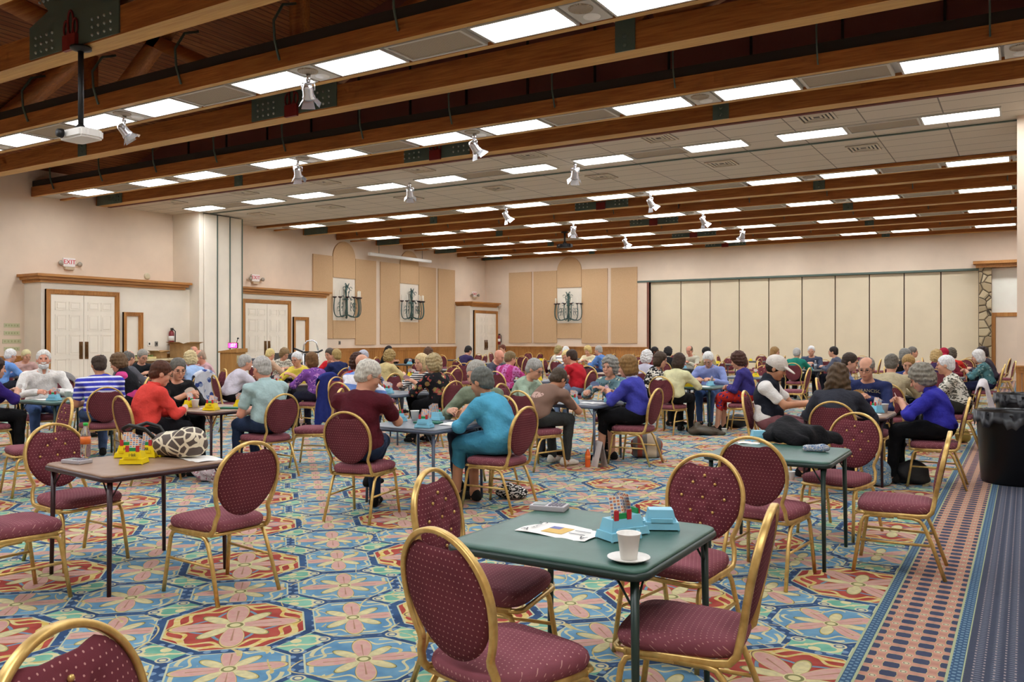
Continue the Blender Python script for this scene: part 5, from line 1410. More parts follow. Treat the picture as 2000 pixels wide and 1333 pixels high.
P('gray-haired man in a white shirt against the partition', -2.5, 22.4, -80, 'm', 'table', ('short', '#77716a'), '#e8e3d8', 'long', '#2c2f3a', hp=6)
P('gray bobbed woman in a black top with a raised hand', -2.28, 19.45, -95, 'f', 'up', ('bob', '#85837d'), '#17171a', 'long', '#1b1b20', hp=10)
P('blonde woman in a purple top seen from behind', -1.52, 18.4, 0, 'f', 'table', ('curly', '#c2a46e'), '#3b2a4f', 'long', '#20202a')
P('man in a red baseball cap', -1.5, 20.2, 180, 'm', 'table', ('cap', '#5a4638'), '#7d2433', 'long', '#2a2a33', hat='#a91f3a', hp=14)
P('dark gray haired player in a bright red jacket', -1.45, 21.62, 10, 'f', 'table', ('curly', '#5d5548'), '#cf2f26', 'long', '#20202a')
P('white-haired woman in a teal print blouse by the aisle', -.70, 19.3, 92, 'f', 'cards', ('bob', '#f1eeea'), 'floral:#4f7d84:#86a5a3:#2d4d55:#c3ccc2:15', 'long', '#2b2f52', hp=16)
P('dark-haired player behind the teal print blouse', -.72, 22.5, 90, 'm', 'table', ('curly', '#3a2d2c'), '#4a4450', 'long', '#20202a')
P('white-haired player in a teal green jacket seen from behind', -4.82, 21.12, 0, 'f', 'table', ('short', '#b4b2ae'), '#1f7d6c', 'long', '#17171c')
P('white-haired man in a blue vest facing the camera', -4.8, 22.88, 186, 'm', 'cards', ('short', '#eceae7'), '#4c556c', 'long', '#2a2c38', hp=8, w=1.1)
P('woman with a light brown bob in an orange red jacket', -5.65, 22.0, -92, 'f', 'cards', ('bob', '#a07c4c'), '#d4452f', 'long', '#17171c', hp=10)
P('dark-haired player hidden behind the blue shirt man', -3.95, 22.0, 90, 'm', 'table', ('short', '#2c2422'), '#5a5f70', 'long', '#20202a', hp=6)
P('man with glasses in a red polo shirt', -7.12, 14.0, 88, 'm', 'table', ('short', '#3f2f25'), '#b8202c', 'short', '#7d93b4', glasses=True, w=1.25, hp=10)
P('blonde woman behind the brown T-shirt man', -7.75, 14.85, 184, 'f', 'table', ('bob', '#dcc283'), '#6e7480', 'long', '#2a2a33', tone='pink', hp=14)
P('brown-haired woman in a magenta patchwork blouse', -8.2, 13.12, -4, 'f', 'table', ('short', '#7f6a48'), 'blocks:#b23a7a:#c878b4:#8d2350', 'long', '#2a2a33', w=1.15, hy=-20)
P('bald man looking down beside the magenta blouse', -9.0, 13.9, -90, 'm', 'table', ('none', None), '#4a4a58', 'long', '#2a2a33', tone='pink', hp=24)
P('blonde woman in a cream blouse near the back wall', -11.0, 22.35, 180, 'f', 'cards', ('curly', '#dcc07a'), '#efe2bb', 'long', '#3a3a40', hp=22)
P('gray-haired man in a blue shirt near the back wall', -10.15, 21.5, 92, 'm', 'table', ('short', '#b3aea4'), '#5c84c2', 'long', '#2f3d63', hp=10, w=1.1)
P('player in a white shirt with dark stripes', -11.0, 20.6, -6, 'm', 'table', ('short', '#e9e6e2'), 'stripe:#3c3f4a:#f0eeea:.11:.8', 'short', '#2f3d63', hp=34)
P('gray-blonde curly haired woman near the back wall', -11.8, 21.6, -80, 'f', 'table', ('curly', '#a5925f'), '#d8cfbb', 'long', '#3a3a40', hp=14)
P('dark-haired woman seated before the partition edge', -8.75, 21.5, -86, 'f', 'table', ('pony', '#201a1a'), '#6d2a33', 'long', '#202026', tone='brown', hp=2)
P('black-haired woman in a black cardigan seen from behind', -7.95, 20.62, 4, 'f', 'table', ('curly', '#1c1718'), '#1b1b1f', 'long', '#1b1b1f', collar='#e6e2d8')
P('balding man in a pale uniform shirt facing the camera', -7.9, 22.4, 176, 'm', 'cards', ('fringe', '#6d5a48'), '#d2cdb8', 'long', '#2d2f38', tone='pink', hp=20)
P('black bobbed player in an olive top by the partition', -7.0, 21.4, 82, 'f', 'table', ('bob', '#1d1716'), '#9a8c62', 'long', '#2d2f38')
P('woman in a coral red jacket with short brown hair', -8.02, 5.62, -12, 'f', 'cards', ('short', '#54301f'), '#e0483f', 'long', '#17171c', hp=22, hy=-16, glasses=True, fan_kind='white', w=1.15, collar='#e0483f', dz=-.13, chair_deg=-10)
P('gray-haired man in an aqua short sleeved shirt', -7.15, 6.5, 84, 'm', 'lap', ('short', '#b8b5ae'), '#a9c3c2', 'short', '#2b3a57', tone='pink', w=1.2, hp=14, collar='#b3cccb')
P('woman with glasses in a black jacket holding fanned cards', -8.82, 6.52, -92, 'f', 'cards', ('short', '#6b675f'), '#1b1a1c', 'long', '#1b1a1c', hp=16, glasses=True, fan_kind='white', hy=-18, w=1.1)
P('gray-haired woman in a pale lilac jacket reaching forward', -11.2, 9.42, -24, 'f', 'write', ('short', '#b1aea6'), '#cfc9d3', 'long', '#1b1a1c', hp=10, w=1.15, lean=8)
P('brown-haired woman in a purple print top', -10.05, 10.2, 84, 'f', 'table', ('bob', '#75522f'), 'floral:#7d4a9a:#5c3486:#b87fb8:#c9a2cf:14', 'long', '#26263a', hp=8)
P('white-haired woman in a yellow cardigan', -11.35, 11.15, 190, 'f', 'write', ('short', '#ecebe7'), '#ecd95a', 'long', '#3a3a44', hp=14, glasses=True)
P('short blonde player near the white cloth table', -14.9, 13.45, -4, 'f', 'table', ('short', '#dcc684'), '#c9a68a', 'long', '#3a3a44')
P('curly haired woman in a camouflage print blouse', -15.4, 14.4, -100, 'f', 'table', ('curly', '#8d7350'), 'floral:#d8d2c0:#8a8272:#4c463c:#3a352e:26', 'long', '#2a2a33', hp=28)
P('blonde woman in a black and white striped blouse', -8.0, 10.55, 172, 'f', 'write', ('bob', '#d5bd8c'), 'stripe:#22242c:#ece9e4:.032:.5', 'long', '#121214', 'crossed', hp=6, fan_kind='pink')
P('curly haired woman in a black floral blouse', -7.15, 9.7, 82, 'f', 'table', ('curly', '#b09c72'), 'floral:#17161a:#8d7a48:#a8504a:#dccfa4:10', 'long', '#141417', w=1.1, hp=8)
P('player in a blue and white shirt behind the maroon T-shirt man', -8.0, 8.82, 0, 'm', 'table', ('none', None), 'stripe:#6f8fd0:#e9e8ee:.30:.5', 'long', J, hp=20)
P('curly dark-haired woman in a red top', -8.85, 9.7, -90, 'f', 'table', ('curly', '#45291f'), '#b3222b', 'long', '#20202a', hp=12)
P('curly haired woman in a tan blouse seen from behind', -10.9, 12.9, -10, 'f', 'table', ('curly', '#a58a56'), '#cdb983', 'long', '#3a3a40', w=1.1)
P('short blonde woman in a navy jacket', -12.0, 12.8, 76, 'f', 'up', ('short', '#b59a60'), '#1f2a57', 'long', '#20243a', hp=4)
P('player in red behind the navy jacket woman', -12.9, 13.65, 180, 'm', 'table', ('short', '#54483c'), '#cf2430', 'long', '#20202a')
P('gray-haired player between the tan blouse and maroon T-shirt', -10.35, 11.55, 10, 'm', 'table', ('short', '#b9b9c2'), '#6a7aa8', 'long', '#2a2c38')
P('black-haired woman with a ponytail by the acoustic panels', -17.15, 20.35, -80, 'f', 'table', ('pony', '#221a1a'), '#19191d', 'long', '#19191d', tone='tan', hp=14)
P('brown curly haired player near the side wall panels', -12.6, 16.45, 0, 'f', 'table', ('curly', '#5a3c28'), '#7a7068', 'long', '#2a2a33')
P('player in violet and navy near the corner door', -13.2, 19.02, -14, 'm', 'cards', ('short', '#231b1a'), '#3a3058', 'long', '#20202a')
P('red brown haired player near the corner door', -14.5, 23.3, 170, 'm', 'table', ('short', '#6d3a28'), '#cfc8b0', 'long', '#2a2a33')
P('smiling white-bearded man in a white shirt', -11.62, 6.5, -108, 'm', 'table', ('short', '#e4e1da'), '#ece8e2', 'long', '#4a6496', 'apart', beard='#f1eeea', hp=-3, hy=-12, smile=True, w=1.2, collar='#efece6', tone='pink', tall=.10)
P('dark bobbed woman in a purple sweater', -10.95, 5.42, -6, 'f', 'cards', ('bob', '#3b2a22'), '#33206e', 'long', '#121214', hp=10, fan_kind='white', hy=-10)
P('balding man in a blue and white striped polo', -9.92, 6.3, 70, 'm', 'lap', ('fringe', '#45382e'), 'stripe:#dfe0f2:#3f43b4:.062:.64', 'short', '#46597f', tone='tan', w=1.2, hp=12)
P('curly brown haired woman in a black vest and pink sleeves', -11.85, 8.0, 128, 'f', 'table', ('curly', '#6d5338'), '#d9498f', 'long', '#1d1d22', vest='#1c1b1f', hp=22)
P('gray-haired man with glasses in a black leather jacket', -14.45, 9.95, -100, 'm', 'cards', ('short', '#9f9a90'), '#24272b', 'long', '#2a2c38', glasses=True, hp=22)
P('gray balding man seen from behind by the first door', -13.6, 9.0, 4, 'm', 'table', ('fringe', '#6f6a63'), '#5f5f66', 'long', '#2a2c38')
P('blonde player in a pale blue top with a patterned coat', -12.75, 9.9, 84, 'f', 'table', ('curly', '#dbc795'), '#a9c4ea', 'long', '#2a2c38')
P('bald man in a pink shirt', -13.5, 10.8, 160, 'm', 'table', ('fringe', '#b49a84'), '#d3a9ae', 'long', '#3a3c48', tone='pink', hp=22)
P('bald man with glasses in a lavender shirt', -18.7, 14.4, -100, 'm', 'table', ('fringe', '#a8927c'), '#a9a8d6', 'long', '#3a3c48', tone='pink', glasses=True, hp=6)
P('white-haired player in a sky blue shirt at the picture edge', -17.6, 9.05, 0, 'm', 'table', ('short', '#eeebe6'), '#6f9ada', 'long', '#2a2c38')
P('blonde woman behind the smiling bearded man', -18.4, 9.9, -96, 'f', 'table', ('short', '#dccf9d'), '#c9a39a', 'long', '#2a2c38', glasses=False)
FIG = {}
for a, k in GA: FIG[a[0]] = person(*a, **k)
# lettering on the navy sweatshirt
o, fg = FIG['balding man with glasses in a navy San Francisco sweatshirt']
me = text_mesh('SAN FRANCISCO', .052, flat('#e6d9a4', .7), .001)
for v in me.vertices:
    t_ = v.co.x; v.co = Vector((-v.co.x, fg['C'][1]+.165-t_*t_*1.6-(.02 if abs(t_) > .1 else 0)*0, fg['C'][2]+.10+v.co.y-.5*t_*t_))
lt = obj('lettering', me, None, o); lt['label'] = 'cream SAN FRANCISCO lettering'
# ------------------------------------------------------------------ things on the tables
def w2t(key, x, y):
    tx, ty, a = TABLES[key]; dx, dy = x-tx, y-ty; return dx*cos(-a)-dy*sin(-a), dx*sin(-a)+dy*cos(-a)
def pix(key, px, py): return w2t(key, *at_h(px, py, .72))
m_ink = flat('#22252e', .6)
def writing(body, size, parent, loc, rot, mat=None):
    o = obj('lettering', text_mesh(body, size, mat or m_ink), None, parent); o.location = loc; o.rotation_euler = rot; return o
def bidder(key, px, py, col, deg, label, open_=1, text=None):
    dx, dy = pix(key, px, py); l = on_table(key, dx, dy); o = put(B0[(col, open_)], l, radians(deg), label, 'bidding boxes on the card tables')
    if text: writing(text, .032, o, (0, -.0405, .056), (radians(80), 0, 0))
    return o
# table with the cup
bidder('A', 1208, 1052, 'blue', 62, 'blue bidding box with bid cards, behind the paper cup on the empty table')
bidder('A', 1226, 1040, 'blue', 150, 'blue bidding box with a bid pad leaning out, middle of three on the empty table')
bidder('A', 1290, 1032, 'blue', 28, 'closed blue bidding box at the tufted chair corner of the empty table', 0)
dx, dy = pix('A', 1228, 1096); lx = on_table('A', dx, dy)
saucer(lx, 'white saucer under the paper cup at the table corner')
cup((lx[0], lx[1], lx[2]+.008), 'white paper cup on a saucer at the corner of the empty table')
dx, dy = pix('A', 1073, 996); scorer('A', dx, dy, 12, 'pale grey scoring device at the far edge of the table with the paper cup')
dx, dy = pix('A', 1098, 1039); l = on_table('A', dx, dy)
sg = sheet(l, .34, .21, -4, 'printed white table sign with a colour picture and number five', 'table_sign', 'sign')
o = obj('picture', (lambda b: (box(b, (-.07, -.055, .0025), (.03, .05, .004)), b)[1])(BM()), flat('#d9b04c', .5), sg)
b = BM(); box(b, (-.07, .01, .004), (-.02, .05, .0045)); obj('picture_sky', b, flat('#5a62a8', .5), o)
for tx, s_, xx, yy, rz in (('5', .06, -.135, .07, pi/2), ('A', .05, -.14, -.065, 0), ('A', .05, .14, -.07, pi), ('NORTH', .022, -.125, 0, pi/2)): writing(tx, s_, sg, (xx, yy, .008), (0, 0, rz))
for q in range(2):
    b = BM(); box(b, (.05, .02-.05*q, .006), (.125, .026-.05*q, .0065)); obj('print_line', b, m_ink, sg)
# table with the yellow boxes
YB_ = [(262, 906, 3, '198', 'yellow bidding box numbered 198 at the front of the group'), (250, 893, 8, '17', 'yellow bidding box half hidden behind box 198'), (287, 893, 2, '172', 'yellow bidding box numbered 172 beside the giraffe bag'), (320, 890, 60, None, 'unmarked yellow bidding box tucked under the giraffe bag')]
for k, (px, py, d, tx, lab) in enumerate(YB_): bidder('C', px, py, 'yellow', 32+d, lab, int(k != 3), tx)
dx, dy = pix('C', 150, 905); scorer('C', dx, dy, 15, 'pale grey scoring device beside the plastic bottle')
def bottle(loc, cap, liquid, lab, label):
    t = thing('drink_bottle', label, 'bottle', loc)
    mt = Mat('clear_plastic', .05); mt.b.inputs['Transmission Weight'].default_value = .9; mt.b.inputs['IOR'].default_value = 1.15; mt.color((.95, .97, .97, 1))
    prof = [(0, .002), (.026, 0), (.031, .006), (.032, .05), (.030, .06), (.032, .07), (.032, .145), (.028, .17), (.014, .20), (.0125, .215), (.0125, .225), (0, .226)]
    b = BM(); lathe(b, prof, 20); obj('bottle_wall', b, flat(liquid, .2) if liquid else mt.m, t)
    b = BM(); lathe(b, [(.0125, .212), (.0155, .212), (.0155, .232), (0, .233)], 16); obj('cap', b, flat(cap, .4), t)
    b = BM(); lathe(b, [(.0325, .088), (.0332, .088), (.0332, .14), (.0325, .14)], 20); obj('wrap', b, flat(lab, .4), t)
    return t
dx, dy = pix('C', 167, 893); bottle(on_table('C', dx, dy), '#2fbf4a', None, '#e8772e', 'empty clear plastic bottle with orange wrap and green cap')
bottle((*at_h(1148, 913, 0), 0), '#efeeea', '#e8652a', '#ef7d2c', 'orange soda bottle standing on the carpet beside the brown T-shirt man')
sheet(on_table('C', *pix('C', 393, 897)), .30, .2, -10, 'white paper sheet under the giraffe print bag')
# soft bags and garments
def soft(name, cat, label, prims, mats, loc, rz, amp=.01, f=1.0, h=.012):
    q = Sdf()
    for p in prims:
        if p[0] == 'e': q.ell(p[1], p[2], p[3] if len(p) > 3 else .03)
        elif p[0] == 'c': q.cone(p[1], p[2], p[3], p[4], p[5] if len(p) > 5 else .03)
        elif p[0] == 'p': q.plane(p[1], p[2])
        elif p[0] == 's': q.ell(p[1], p[2], .02, None, True)
    P_, Q_ = mesh_sdf(q.p, h, folds(amp, f))
    o = bpy.data.objects.new(name, mesh_np(name, P_, Q_, mats)); COL.objects.link(o); o.location = loc; o.rotation_euler = (0, 0, rz)
    return tag(o, label, cat)
mg = Mat('giraffe_print', .7); v_ = mg.voro(13, 'DISTANCE_TO_EDGE'); mg.color(mg.mix(v_.lt(.075), hx('#5c5049'), hx('#eadfc4')))
dx, dy = pix('C', 348, 893); l = on_table('C', dx, dy)
g = soft('handbag', 'bag', 'giraffe print handbag slumped on the brown table', [('e', (0, 0, .085), (.20, .10, .095)), ('e', (.10, .0, .11), (.12, .10, .10)), ('e', (-.12, 0, .06), (.13, .08, .06)), ('p', (0, 0, .004), (0, 0, -1))], mg.m, l, radians(12), .006)
for k in (-1, 1):
    b = BM(); tube(b, [(-.12, .05*k, .10), (-.22, .07*k, .19), (-.34, .08*k, .21), (-.43, .05*k, .18), (-.44, .0, .14), (-.36, -.02*k, .12), (-.24, .0, .11), (-.13, .03*k, .085)], .010, 6, ry=.014); obj('strap', b, m_black, g)
dx, dy = pix('B', 1567, 868); l = on_table('B', dx-.05, dy+.10)
soft('jacket', 'jacket', 'black jacket heaped on the green table behind the tufted chair', [('e', (-.05, 0, .05), (.22, .19, .10)), ('c', (-.1, -.14, .045), (.05, -.2, .035), .06, .045), ('c', (.1, .02, .05), (.27, .1, .03), .10, .05), ('e', (-.1, .1, .09), (.12, .1, .09)), ('p', (0, 0, .006), (0, 0, -1))], cloth('#17171a'), l, .2, .014, 1.2)
dx, dy = pix('B', 1597, 880); soft('knit_glove', 'glove', 'blue and tan knitted glove beside the black jacket', [('c', (-.06, 0, .022), (.05, .01, .022), .026, .03), ('c', (.05, .01, .022), (.08, .02, .024), .026, .02), ('p', (0, 0, .003), (0, 0, -1))], cloth('zebra:#5f7fa8:#d9d4cc:60'), on_table('B', dx+.0, dy-.09), .1, .002, 1, .006)
for k, (px, lab) in enumerate(((1483, 'closed blue bidding box behind the hoop of the empty chair'), (1512, 'closed blue bidding box touching the black jacket'))): bidder('B', px, 862, 'blue', 30, lab, 0)
dx, dy = pix('B', 1462, 866); sheet(on_table('B', dx, dy), .16, .12, 20, 'small printed paper beside the closed blue boxes')
ms_ = Mat('striped_canvas', .8); X_, Y_, Z_ = ms_.coords(); u_ = X_/.06; k_ = u_.floor(); h_ = (k_*2.7).sin()*.5+.5
ms_.color(ms_.mix(h_.gt(.72), ms_.mix(h_.gt(.35), hx('#77716d'), hx('#c9b79b')), hx('#a34a38')))
x, y = at_h(1256, 896, 0); soft('tote_bag', 'bag', 'striped canvas tote bag under the royal blue cardigan chair', [('e', (0, 0, .15), (.20, .10, .165)), ('e', (0, 0, .05), (.19, .11, .07)), ('p', (0, 0, .004), (0, 0, -1))], ms_.m, (x, y+.12, 0), .45, .006)
x, y = at_h(1376, 850, 0); soft('handbag', 'bag', 'olive brown leather handbag lying on the carpet by the pale yellow jacket', [('e', (0, 0, .06), (.24, .13, .07)), ('c', (-.2, 0, .06), (-.1, .05, .17), .05, .03), ('c', (.15, 0, .05), (.3, -.06, .03), .05, .03), ('p', (0, 0, .004), (0, 0, -1))], flat('#4a4030', .5), (x, y, 0), .5, .012)
x, y = at_h(1400, 848, 0); cup((x+.12, y, .0), 'clear plastic cup on the carpet beside the olive brown handbag')
x, y = at_h(1440, 840, 0); soft('handbag', 'bag', 'black handbag on the carpet under the red flowered skirt', [('e', (0, 0, .11), (.2, .1, .12)), ('c', (-.1, 0, .2), (.12, 0, .2), .02, .02), ('p', (0, 0, .004), (0, 0, -1))], flat('#151416', .5), (x-.1, y+.3, 0), .5, .010)
x, y = at_h(985, 978, 0); soft('zebra_bag', 'bag', 'small zebra print bag on the carpet under the blue jacket chair', [('e', (0, 0, .06), (.14, .09, .075)), ('e', (.08, 0, .05), (.09, .08, .06)), ('p', (0, 0, .004), (0, 0, -1))], cloth('zebra:#161616:#ece9e4:20'), (x-.02, y+.12, 0), .4, .008)
x, y = at_h(1715, 945, 0); soft('paisley_bag', 'bag', 'blue paisley fabric bag on the carpet behind the tufted chair', [('e', (0, 0, .13), (.15, .11, .15)), ('e', (0, 0, .05), (.14, .11, .06)), ('p', (0, 0, .004), (0, 0, -1))], cloth('floral:#7d9cb4:#4c6f8e:#c9c2a0:#e6e2d0:34'), (x, y-.12, 0), .3, .008)
x, y = at_h(1795, 950, 0); soft('shoulder_bag', 'bag', 'black bag on the carpet under the royal blue fleece', [('e', (0, 0, .12), (.17, .1, .13)), ('e', (0, 0, .05), (.17, .1, .06)), ('p', (0, 0, .004), (0, 0, -1))], flat('#121214', .6), (x-.08, y+.12, 0), .2, .008)
x, y = at_h(1880, 865, 0); soft('shoulder_bag', 'bag', 'mustard bag on the carpet below the zebra print blouse', [('e', (0, 0, .1), (.11, .09, .12)), ('p', (0, 0, .004), (0, 0, -1))], flat('#b39a4a', .6), (x, y, 0), .2, .008)
x, y = at_h(405, 935, 0); soft('shopping_bag', 'bag', 'crinkled silver pink shopping bag on the carpet past the yellow boxes table', [('e', (0, 0, .09), (.2, .13, .10)), ('p', (0, 0, .004), (0, 0, -1))], cloth('floral:#b9a9ab:#dcd4d2:#9c5f6e:#7d8b8f:26'), (x+.16, y-.08, 0), .4, .014, 1.6)
x, y = at_h(240, 880, 0); soft('plastic_bag', 'bag', 'white plastic shopping bag on the carpet behind the plastic bottle', [('e', (0, 0, .12), (.14, .1, .14)), ('e', (.08, 0, .06), (.12, .09, .07)), ('p', (0, 0, .004), (0, 0, -1))], flat('#dcdad8', .4), (x, y, 0), .4, .014, 1.6)
x, y = at_h(278, 885, 0); soft('shoulder_bag', 'bag', 'black bag on the carpet beside the coral jacket chair', [('e', (0, 0, .13), (.18, .1, .14)), ('p', (0, 0, .004), (0, 0, -1))], flat('#151416', .6), (x, y+.1, 0), .4, .01)
x, y = at_h(1545, 938, 0); cup((x, y, 0), 'white paper cup standing on the carpet beyond the green jacket table')
x, y = at_h(1168, 910, 0)
b = BM()
for k in (-1, 1):
    vs = [b.verts.new(p) for p in ((0, 0, .30), (k*.07, .0, .0), (k*.07+.02, .22, .0), (.02, .22, .30))]; b.faces.new(vs)
o = tag(obj('magazine', b, flat('#ddd6d2', .5)), 'open magazine standing on the carpet beside the orange soda', 'magazine'); o.location = (x+.12, y-.12, .002); o.rotation_euler = (0, .0, .9)
# garments hung on chairs: draped over the hoop, follow the chair frame
def drape(chx, chy, deg, mat, label, z0, wide=.25, name='jacket', cat='jacket', flare=0):
    a = radians(deg); nu, nv = 28, 26; V_, Qd = [], []
    for i in range(nu+1):
        u = -1+2*i/nu
        zt = .955-.20*(1-sqrt(max(0, 1-(u*.86)**2)))
        for k in range(nv+1):
            v = k/nv; wv = sin(u*7+1.3)*.5+sin(u*13+v*2.0)*.35
            if v < .14: t_ = v/.14; z = zt-.11*(1-t_); y = back_y(z)+.05*(1-.2*t_)
            elif v < .22: t_ = (v-.14)/.08; z = zt+.012*sin(pi*t_); y = back_y(zt)+.04-.085*t_
            else:
                t_ = (v-.22)/.78; zb = z0+.05*sin(u*3+.7)+.03*sin(u*9); z = zt+(zb-zt)*t_; y = back_y(max(z, .42))-.045-(.05+flare)*t_+.030*wv*min(1, t_*1.6)
            x = u*(.205+(wide-.205)*max(0, v-.22)/.78)+.012*sin(v*9+u*3)*t_
            V_.append((x, y, z))
    for i in range(nu):
        for k in range(nv): q = i*(nv+1)+k; Qd.append((q, q+nv+1, q+nv+2, q+1))
    o = bpy.data.objects.new(name, mesh_np(name, V_, Qd, mat)); COL.objects.link(o); o.location = (chx, chy, 0); o.rotation_euler = (0, 0, a); tag(o, label, cat)
    m = o.modifiers.new('thickness', 'SOLIDIFY'); m.thickness = .012; m.offset = 0
drape(-.82, 13.2, 92, cloth('#d9d3d6'), 'pale grey jacket hung over the chair of the zebra print blouse', .10, .28, flare=.30)
drape(-10.05, 10.2, 84, cloth('#28337a'), 'navy blue coat hung over the chair of the purple print top', .16, .27, 'coat', 'coat')
drape(-13.5, 8.05, -90, cloth('stripe:#8d8a88:#b9b6b4:.3:.3'), 'grey hooded jacket draped over a chair in front of the first double door', .35)
drape(-12.75, 9.9, 84, cloth('floral:#d6d8e0:#3f5190:#8fa0c4:#2f3d73:8'), 'blue and white patterned coat hung behind the pale blue top', .30, .22, 'coat', 'coat')
# boxes, boards, cups on the occupied tables
def boxes(key, who, lst):
    for col, dx, dy, d, wh in lst: bbox(key, col, dx, dy, d, '%s bidding box %s on the table of the %s' % (col, wh, who))
boxes('D', 'maroon man', [('blue', .22, -.30, 15, 'nearest the front edge'), ('blue', -.1, .30, 190, 'at the back edge'), ('blue', -.33, .0, 90, 'behind his cards')])
board('D', .02, .02, 10, 'green card board on the table of the maroon T-shirt man'); cup(on_table('D', -.28, .2), 'clear cup on the table of the maroon T-shirt man')
sheet(on_table('D', .25, .1), .2, .28, 20, 'pale score sheet under the hand of the blue jacket woman')
boxes('E', 'brown T-shirt man', [('blue', .05, -.30, 15, 'at the front edge'), ('blue', -.30, .12, 60, 'near the sage blouse'), ('blue', .30, .20, -70, 'near the royal blue cardigan')])
board('E', -.18, -.05, 12, 'green card board on the table of the brown T-shirt man'); sheet(on_table('E', .2, -.05), .2, .28, 60, 'score sheet in front of the royal blue cardigan')
boxes('F', 'coral jacket woman', [('yellow', .22, -.25, 20, 'nearest the front corner'), ('yellow', .12, .26, 190, 'at the back edge'), ('yellow', -.33, -.1, 80, 'beside her elbow')])
board('F', .25, .0, 20, 'green card board on the table of the coral jacket woman'); cup(on_table('F', -.22, -.12), 'grey cup beside the elbow of the coral jacket woman'); sheet(on_table('F', .02, -.1), .2, .26, 40, 'score sheet on the table of the coral jacket woman')
boxes('G', 'light blue shirt man', [('yellow', .0, -.28, 10, 'at the front edge'), ('blue', .22, .15, -60, 'beside his arm')]); sheet(on_table('G', .2, -.1), .2, .26, 10, 'score sheet in front of the light blue shirt man')
boxes('H', 'royal blue fleece', [('yellow', .02, -.26, 10, 'at the front edge'), ('blue', .25, .1, -40, 'beside the paper cup')]); cup(on_table('H', .33, .18), 'white paper cup on the table of the royal blue fleece'); sheet(on_table('H', .2, -.08), .2, .26, 30, 'score sheet on the table of the royal blue fleece')
boxes('I', 'tan jacket man', [('yellow', .2, -.1, 20, 'beside the blonde navy fleece'), ('blue', -.2, .2, 20, 'by his far side')])
boxes('Z', 'smiling bearded man', [('blue', .05, -.2, 30, 'at the middle'), ('blue', .3, .2, -60, 'behind the striped polo')]); cup(on_table('Z', .1, .05), 'white cup on the table of the smiling bearded man'); cup(on_table('Z', -.18, .12), 'grey cup by the hands of the smiling bearded man'); board('Z', .22, .12, 10, 'green card board behind the striped polo man'); sheet(on_table('Z', -.2, -.18), .28, .2, 10, 'white score pad by the purple sweater woman')
boxes('W', 'striped blouse woman', [('blue', .12, -.28, 10, 'at the front edge'), ('blue', -.12, -.05, 60, 'near the middle')]); board('W', -.05, -.22, 12, 'green card board on the table of the striped blouse woman'); l = on_table('W', -.25, -.08); saucer(l, 'white saucer on the table of the striped blouse woman'); cup((l[0], l[1], l[2]+.008), 'white cup on a saucer before the striped blouse woman')
for key, who, c in (('X', 'tan blouse woman', 'yellow'), ('Y', 'short blonde navy jacket woman', 'yellow'), ('U', 'purple print top woman', 'yellow'), ('V', 'camouflage blouse woman', 'yellow'), ('Q', 'magenta blouse woman', 'yellow'), ('R', 'empty brown table', 'yellow'),
        ('S', 'cream blouse woman', 'yellow'), ('BB', 'pink sleeved woman', 'yellow'), ('CC', 'leather jacket man', 'yellow'), ('DD', 'sky blue shirt player', 'yellow'), ('ZZ', 'uniform shirt man', 'blue'), ('O', 'empty grey table', 'yellow'), ('N', 'teal green jacket', 'blue'),
        ('J', 'blonde woman in purple', 'blue'), ('M', 'far black jacket table', 'blue'), ('T', 'violet and navy player', 'yellow')):
    bbox(key, c, .18, -.2, 20, '%s bidding box at the front corner, table of the %s' % (c, who)); bbox(key, 'yellow' if key == 'N' else c, -.18, .2, 200, '%s bidding box at the far corner, table of the %s' % ('yellow' if key == 'N' else c, who))
for k in range(len(FAR)): bbox('far%d' % k, 'yellow', .1*sin(k), .1, 20*k, 'yellow bidding box on an unused table at the rear of the hall', 0); C_ = COL.objects[-1]
soft('jacket', 'jacket', 'black jacket heaped on the far table near the acoustic panels', [('e', (0, 0, .06), (.2, .18, .11)), ('c', (.1, 0, .05), (.25, .1, .03), .08, .04), ('p', (0, 0, .006), (0, 0, -1))], cloth('#17171a'), on_table('M', 0, .05), .2, .014, 1.2)
b_ = bottle(on_table('N', .25, .1), '#e8e8ea', None, '#cfd9e2', 'clear water bottle before the blue vest man')
# ------------------------------------------------------------------ lectern, desk, trolley, bins
x, y = at_h(455, 815, 0); r = ray(455); z_ = 24.3; x, y = r[0]*z_, r[1]*z_
t = thing('lectern', 'light wooden lectern with a plaque near the partition stack', 'lectern', (x, y, 0), radians(-68))
mw = wood('lectern_oak', '#a9763c', '#c4924f', 2)
b = BM(); box(b, (-.30, -.24, .06), (.30, .24, 1.10), .01); obj('cabinet', b, mw, t)
b = BM(); box(b, (-.34, -.28, 0), (.34, .28, .06), .01); obj('base', b, mw, t)
b = BM(); prism(b, [(-.28, 1.10), (.28, 1.10), (.28, 1.22), (-.28, 1.14)], -.34, .34, axis=0); obj('reading_top', b, mw, t)
b = BM(); box(b, (-.02, .24, .80), (.24, .252, 1.02)); obj('plaque', b, flat('#b9b08f', .4), t)
b = BM(); tube(b, [(-.2, 0, 1.15), (-.24, -.02, 1.35), (-.32, -.02, 1.5)], .01, 6); ball(b, (-.34, -.02, 1.51), (.05, .025, .025), 8); obj('microphone', b, m_black, t)
ck = thing('led_clock', 'black timer with glowing pink red digits on the lectern', 'clock', (x, y, 1.225), radians(-68+100))
b = BM(); box(b, (-.14, -.03, 0), (.14, .05, .16), .01); obj('clock_case', b, m_black, ck)
me_ = Mat('led_red', .4); me_.emit((1, .03, .22), 2.2); me_.color((.5, .02, .1))
b = BM(); box(b, (-.125, -.033, .015), (.125, -.03, .145)); obj('display', b, me_.m, ck)
ml = Mat('led_digit', .4); ml.emit((1, .55, .75), 2.0); ml.color((.6, .2, .3))
